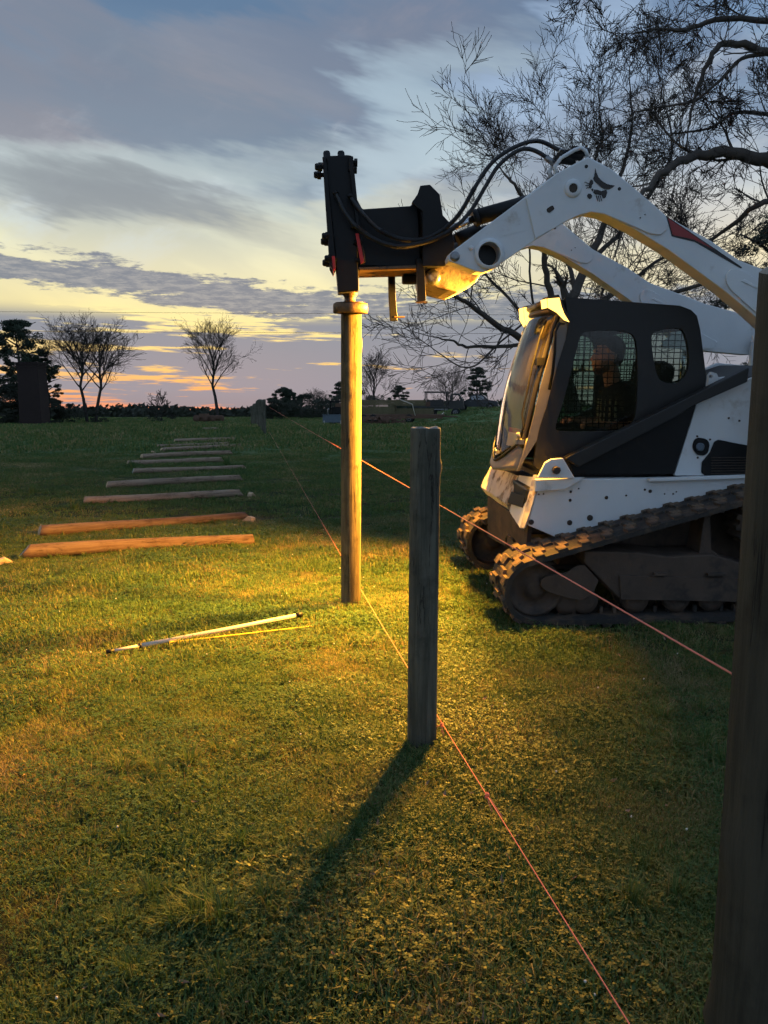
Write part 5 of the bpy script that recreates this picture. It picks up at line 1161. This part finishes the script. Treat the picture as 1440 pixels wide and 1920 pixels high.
obj('toolbox', MB().box((-.2, .2, 1.35), (1.4, 1.2, .6)), TRKM, e, bevel=.03); obj('load', MB().box((-1.0, -.3, 1.25), (.5, .7, .45)), RUSTM, e, bevel=.05)
for x in (-1.5, -.6, 1.7):
    for y in (-.9, .9): wheel(e, x, y, .42, .42)
obj('beacon', MB().lathe((1.6, 0, 2.25), (0, 0, 1), [(0, .08), (.1, .07), (.14, .02)], 10), STEEL, e)
# flatbed trailer with strapped lumber
b = onground(742, 66); e = empty('flatbed_trailer', b, 'long rusty low trailer behind the lit tall post under bundles of lumber', 'trailer', rz=R_(-6))
obj('deck', MB().box((0, 0, .62), (8.2, 2.2, .18)), RUSTM, e, bevel=.02)
for x in (-2.6, -1.8, 1.2): 
    for y in (-1.0, 1.0): wheel(e, x, y, .36, .36)
obj('drawbar', MB().tube([(4.0, -.6, .55), (5.2, 0, .5), (4.0, .6, .55)], .06, 6), RUSTM, e)
obj('side_rail', MB().box((0, -1.12, .45), (8.0, .05, .16)), RUSTM, e)
gz = b.z
def bundle(x0, z0, L_, nx, nz, label):
    eb = empty('lumber_bundle', (b.x + x0, b.y - .1, gz + z0), label, 'lumber bundle', 'lumber bundles on the trailer', rz=R_(-6))
    bm_ = MB().box((0, 0, 0), (L_, .17, .085)).mesh('board', WOODST)
    for i in range(nx):
        for j in range(nz):
            if 0 < i < nx - 1 and j < nz - 1: continue
            o = bpy.data.objects.new('board', bm_); C.objects.link(o); o.parent = eb; o.location = (random.uniform(-.05, .05), (i - (nx - 1) / 2) * .18, .05 + j * .095)
    return eb
bundle(-1.8, .72, 3.6, 8, 7, 'brown stack of boards low on the trailer behind the lit post')
bundle(1.6, .72, 3.2, 8, 5, 'lower right stack of boards on the trailer'); 
bundle(-.3, 1.42, 5.6, 7, 5, 'topmost long greenish stack of boards on the trailer')
st_ = MB(); st_.tube([(b.x + .3, b.y - 1.35, gz + 1.95), (b.x + 1.35, b.y - 1.4, gz + 1.55), (b.x + 1.6, b.y - 1.45, gz + .6)], .035, 5); tag(obj('load_strap', st_, PVC), 'pale ratchet strap hanging down over the lumber load', 'strap', 'load straps')
st_ = MB(); st_.tube([(b.x + 4.0, b.y - 1.4, gz + .9), (b.x + 3.3, b.y - 1.45, gz + .3), (b.x + 2.5, b.y - 1.5, gz + .05)], .03, 5); tag(obj('load_strap', st_, PVC), 'pale strap end trailing to the grass right of the load', 'strap', 'load straps')
pb = onground(700, 60); rn = random.Random(8); m_ = MB()
for k in range(60): m_.box((rn.uniform(-2.6, 2.6), rn.uniform(-.8, .8), rn.uniform(.05, .55)), (rn.uniform(.3, 1.2), rn.uniform(.1, .3), rn.uniform(.06, .2)), Matrix.Rotation(rn.uniform(-.6, .6), 3, 'Y') @ Matrix.Rotation(rn.uniform(0, 3), 3, 'Z'))
o = obj('scrap_pile', m_, RUSTM); o.location = pb; tag(o, 'low rusty heap of scrap lying in front of the trailer', 'scrap', kind='stuff')
b = onground(626, 47); e = empty('utility_trailer', b, 'small blue-grey trailer box just left of the lit post', 'trailer', rz=R_(4))
obj('box', MB().box((0, 0, .42), (1.35, .8, .44)), TRAILM, e, bevel=.02); obj('rim_rail', MB().box((0, -.42, .66), (1.42, .05, .05)), TRAILM, e)
for x in (-.6, .4, .56): obj('leg', MB().box((x, -.38, .16), (.05, .05, .32)), PVC, e)
wheel(e, -.1, .35, .22, .2, .12)
b2 = Vector((b.x + .25, b.y + .1, b.z + .64)); e = empty('welder_generator', b2, 'dark open-framed machine sitting on the small blue-grey trailer', 'generator')
m_ = MB()
for x in (-.45, .45):
    for y in (-.25, .25): m_.box((x, y, .4), (.05, .05, .8))
for z in (.05, .4, .78): m_.box((0, -.25, z), (.95, .05, .05)); m_.box((0, .25, z), (.95, .05, .05))
obj('frame', m_, BLACK, e); obj('engine', MB().box((-.05, 0, .28), (.7, .4, .42)), BLACK, e, bevel=.04); obj('lid', MB().box((0, 0, .82), (1.0, .55, .06)), BLACK, e, bevel=.01); obj('gauge_panel', MB().box((.1, -.22, .6), (.5, .03, .2)), RUSTM, e)
obj('exhaust', MB().tube([(-.6, 0, .0), (-.62, 0, .3), (-.55, 0, .4)], .05, 8), STEEL, e)

# ------------------------------------------------------------ grass: instanced turf patches
def proto(kind, seed, n, rad, hmin, hmax, wid):
    rn = random.Random(seed); m_ = MB(); tint = []
    for _ in range(n):
        a = rn.uniform(0, 6.283); q = rad * math.sqrt(rn.random()); x, y = math.cos(a) * q, math.sin(a) * q; tv = rn.random()
        if kind == 'clover' and rn.random() < .28:
            h = rn.uniform(.008, .034); s_ = rn.uniform(.0026, .0062); m0 = rn.uniform(0, 6.3); tx, ty = rn.uniform(-.4, .4), rn.uniform(-.4, .4)
            for k in range(3):
                b_ = m0 + k * 2.094; u = Vector((math.cos(b_), math.sin(b_), tx * math.cos(b_) + ty * math.sin(b_))); v = Vector((-math.sin(b_), math.cos(b_), .1)); p = Vector((x, y, h))
                m_.add([p, p + u * s_ * .9 + v * s_ * .6, p + u * s_ * 1.5, p + u * s_ * .9 - v * s_ * .6], [(0, 1, 2, 3)], mi=1); tint.append(tv * .8)
            continue
        h = rn.uniform(hmin, hmax) * (1 - .4 * q / rad); ln = rn.uniform(.2, 1.25); b_ = rn.uniform(0, 6.283) if kind != 'tuft' else a + rn.uniform(-.6, .6)
        d = Vector((math.cos(b_), math.sin(b_), 0)); s_ = Vector((-d.y, d.x, 0)) * wid * rn.uniform(.6, 1.3); p = Vector((x, y, -.004))
        p1 = p + Vector((0, 0, h * .55)) + d * h * .22 * ln; p2 = p + Vector((0, 0, h * (1 - .35 * ln))) + d * h * .75 * ln
        if kind == 'dry': tv = .55 + .45 * tv
        m_.add([p - s_, p + s_, p1 + s_ * .8, p1 - s_ * .8, p2], [(0, 1, 2, 3), (3, 2, 4)]); tint += [tv, tv]
    me = m_.mesh('turf_patch', [GRASSM, CLOVM]); at = me.attributes.new('tint', 'FLOAT', 'FACE'); at.data.foreach_set('value', tint)
    return me
pcol = bpy.data.collections.new('turf_patches')
protos = [('clover', 1, 190, .09, .012, .042, .0017), ('clover', 2, 190, .09, .010, .036, .0017), ('grass', 3, 190, .09, .014, .05, .0017), ('grass', 4, 170, .09, .018, .06, .0017), ('dry', 5, 150, .09, .010, .036, .0017), ('dry', 6, 130, .10, .010, .045, .0013),
          ('tuft', 7, 90, .045, .09, .20, .0019), ('tuft', 8, 70, .04, .07, .16, .0018), ('grass', 9, 110, .30, .03, .085, .0045), ('dry', 10, 90, .30, .03, .07, .0045), ('grass', 11, 90, .8, .07, .17, .014), ('tuft', 12, 60, .35, .12, .28, .012)]
for i, pr_ in enumerate(protos):
    o = bpy.data.objects.new('turf_%02d' % i, proto(*pr_)); pcol.objects.link(o)
rs = np.random.RandomState(5); pts = []; idx = []; scl = []; rot = []
def scatter(n, y0, y1, choices, probs, s0, s1, powr=1.0, xm=1.0):
    y = y0 + (y1 - y0) * rs.rand(n) ** powr; half = y * .56 * xm + .6; x = (rs.rand(n) * 2 - 1) * half
    for i in range(n):
        nz_ = noise.noise(Vector((x[i] * .8, y[i] * .8, 0))); c_ = rs.choice(choices, p=probs)
        if noise.noise(Vector((x[i] * 1.7 + 9, y[i] * 1.7, 4))) > .22 and len(choices) == 6 and rs.rand() < .75: c_ = rs.choice([4, 5])
        if noise.noise(Vector((x[i] * 2.3, y[i] * 2.3 + 7, 8))) > .3 and len(choices) == 6 and rs.rand() < .5: continue
        pts.append((x[i], y[i], 0)); idx.append(int(c_)); scl.append(rs.uniform(s0, s1) * (1 + .6 * nz_)); rot.append((rs.uniform(-.12, .12), rs.uniform(-.12, .12), rs.uniform(0, 6.28)))
scatter(9000, 1.0, 4.2, [0, 1, 2, 3, 4, 5], [.13, .12, .26, .22, .15, .12], .55, 1.3, .62)
scatter(9500, 4.2, 9.0, [0, 1, 2, 3, 4, 5], [.15, .13, .25, .19, .15, .13], .95, 1.7, .75)
scatter(9000, 9, 20, [8, 9, 2], [.62, .22, .16], .45, 1.0, .8)
scatter(9000, 20, 46, [8, 10, 9], [.5, .3, .2], .6, 1.2, .8)
scatter(7000, 46, 95, [10, 11], [.8, .2], .5, 1.0, .9)
scatter(330, 1.0, 9, [6, 7], [.5, .5], .28, .70, .8)
scatter(160, 9, 40, [6, 7], [.5, .5], .8, 1.5, .8)
def clump(px, py, n, rad, s0, s1):
    c_ = gp(px, py)
    for _ in range(n):
        a = rs.rand() * 6.28; q = rad * math.sqrt(rs.rand()); pts.append((c_.x + math.cos(a) * q, c_.y + math.sin(a) * q, 0)); idx.append(int(rs.choice([6, 7]))); scl.append(rs.uniform(s0, s1)); rot.append((rs.uniform(-.2, .2), rs.uniform(-.2, .2), rs.rand() * 6.28))
for q in ((812, 1404, 5, .07, .25, .45), (768, 1402, 5, .07, .25, .45), (640, 1140, 5, .07, .3, .5), (676, 1142, 5, .07, .3, .5), (330, 1800, 7, .16, .6, 1.0), (250, 1480, 6, .18, .5, .85), (520, 1690, 4, .08, .6, 1.0), (620, 1560, 4, .12, .45, .8), (1290, 1390, 8, .22, .5, .85), (1380, 1420, 4, .15, .5, .8), (180, 1620, 5, .16, .5, .8), (790, 1408, 6, .09, .3, .5), (655, 1146, 6, .10, .35, .6), (850, 1100, 9, .3, .5, .9), (600, 1120, 6, .2, .4, .7), (960, 1150, 7, .25, .4, .8), (560, 1205, 6, .15, .4, .7), (1240, 1720, 5, .14, .5, .8), (1170, 1640, 4, .1, .4, .7), (450, 1420, 5, .15, .4, .7), (860, 1520, 4, .12, .4, .6), (60, 1290, 5, .2, .5, .8)): clump(*q)
for pa, pb, r in logs[:6]:
    a, b_ = gp(*pa), gp(*pb)
    for _ in range(46):
        t_ = rs.rand(); p = a.lerp(b_, t_); pts.append((p.x + rs.uniform(-.03, .03), p.y - r * rs.uniform(.9, 1.5), 0)); idx.append(int(rs.choice([6, 7, 3]))); scl.append(rs.uniform(.28, .55)); rot.append((rs.uniform(-.2, .2), rs.uniform(-.2, .2), rs.rand() * 6.28))
A_ = np.array(pts); z = g(A_[:, 0], A_[:, 1]); A_[:, 2] = z
# keep the machine's footprint flat
lc = (A_ - MOn) @ MRn; inb = (lc[:, 0] > -.75) & (lc[:, 0] < 1.6) & (((lc[:, 1] > -.02) & (lc[:, 1] < .42)) | ((lc[:, 1] > 1.32) & (lc[:, 1] < 1.76)))
keep = ~(inb & (lc[:, 0] > -.45)) & (np.hypot(A_[:, 0] - SHORT.x, A_[:, 1] - SHORT.y) > .055) & (np.hypot(A_[:, 0] - TALL.x, A_[:, 1] - TALL.y) > .06)
A_ = A_[keep]; idx = np.array(idx)[keep]; scl = np.array(scl)[keep]; rot = np.array(rot)[keep]
me = bpy.data.meshes.new('grass'); me.vertices.add(len(A_)); me.vertices.foreach_set('co', A_.astype(np.float32).ravel())
for nm, ty, dat in (('idx', 'INT', idx.astype(np.int32)), ('scl', 'FLOAT', scl.astype(np.float32))):
    at = me.attributes.new(nm, ty, 'POINT'); at.data.foreach_set('value', dat)
at = me.attributes.new('rot', 'FLOAT_VECTOR', 'POINT'); at.data.foreach_set('vector', rot.astype(np.float32).ravel())
go = bpy.data.objects.new('grass', me); C.objects.link(go); tag(go, 'short turf of grass, clover and dry blades covering the field', 'grass', kind='stuff')
ng = bpy.data.node_groups.new('grass_scatter', 'GeometryNodeTree'); ng.interface.new_socket('Geometry', in_out='INPUT', socket_type='NodeSocketGeometry'); ng.interface.new_socket('Geometry', in_out='OUTPUT', socket_type='NodeSocketGeometry')
gi = ng.nodes.new('NodeGroupInput'); goo = ng.nodes.new('NodeGroupOutput'); ip = ng.nodes.new('GeometryNodeInstanceOnPoints'); ci = ng.nodes.new('GeometryNodeCollectionInfo')
ci.inputs['Collection'].default_value = pcol; ci.inputs['Separate Children'].default_value = True; ci.inputs['Reset Children'].default_value = True
def attr(nm, ty):
    n = ng.nodes.new('GeometryNodeInputNamedAttribute'); n.data_type = ty; n.inputs['Name'].default_value = nm; return n.outputs[0]
m2p = ng.nodes.new('GeometryNodeMeshToPoints'); ng.links.new(gi.outputs[0], m2p.inputs[0]); ng.links.new(m2p.outputs[0], ip.inputs['Points'])
ng.links.new(ci.outputs[0], ip.inputs['Instance']); ip.inputs['Pick Instance'].default_value = True
ng.links.new(attr('idx', 'INT'), ip.inputs['Instance Index']); ng.links.new(attr('rot', 'FLOAT_VECTOR'), ip.inputs['Rotation']); ng.links.new(attr('scl', 'FLOAT'), ip.inputs['Scale'])
ng.links.new(ip.outputs[0], goo.inputs[0]); md = go.modifiers.new('scatter', 'NODES'); md.node_group = ng
# white clover heads dotted through the turf
fl = MB(); rn = random.Random(77)
for _ in range(110):
    y = 1.3 + 8 * rn.random() ** .8; x = rn.uniform(-1, 1) * (y * .53 + .2); z = float(g(x, y)) + rn.uniform(.025, .05); fl.lathe((x, y, z), (rn.uniform(-.3, .3), rn.uniform(-.3, .3), 1), [(0, .002), (.003, .0036), (.006, .003), (.007, .001)], 6)
tag(obj('clover_flowers', fl, FLOW, fix=False), 'tiny white clover heads scattered through the turf', 'flowers', kind='stuff')

lv_ = MB(); rn = random.Random(91); DRYL = pbr('dry_fallen_leaf', (.26, .16, .09), .8, var=.4, vscale=9, bump=0)
for _ in range(230):
    y = 1.2 + 7 * rn.random() ** 1.1; x = rn.uniform(-1, 1) * (y * .53 + .2); z = float(g(x, y)) + rn.uniform(.018, .045); s_ = rn.uniform(.005, .013); a = rn.uniform(0, 6.28)
    u = Vector((math.cos(a), math.sin(a), rn.uniform(-.5, .5))) * s_; v = Vector((-math.sin(a), math.cos(a), rn.uniform(-.5, .5))) * s_ * .5; p = Vector((x, y, z))
    lv_.add([p - u * 1.3, p - u * .3 + v, p + u * 1.3 + Vector((0, 0, s_ * .5)), p - u * .3 - v, p - u * .1 + Vector((0, 0, -s_ * .35))], [(0, 4, 1), (1, 4, 2), (2, 4, 3), (3, 4, 0)])
tag(obj('fallen_leaves', lv_, DRYL, fix=False), 'small dry fallen leaves scattered in the turf', 'leaves', kind='stuff')
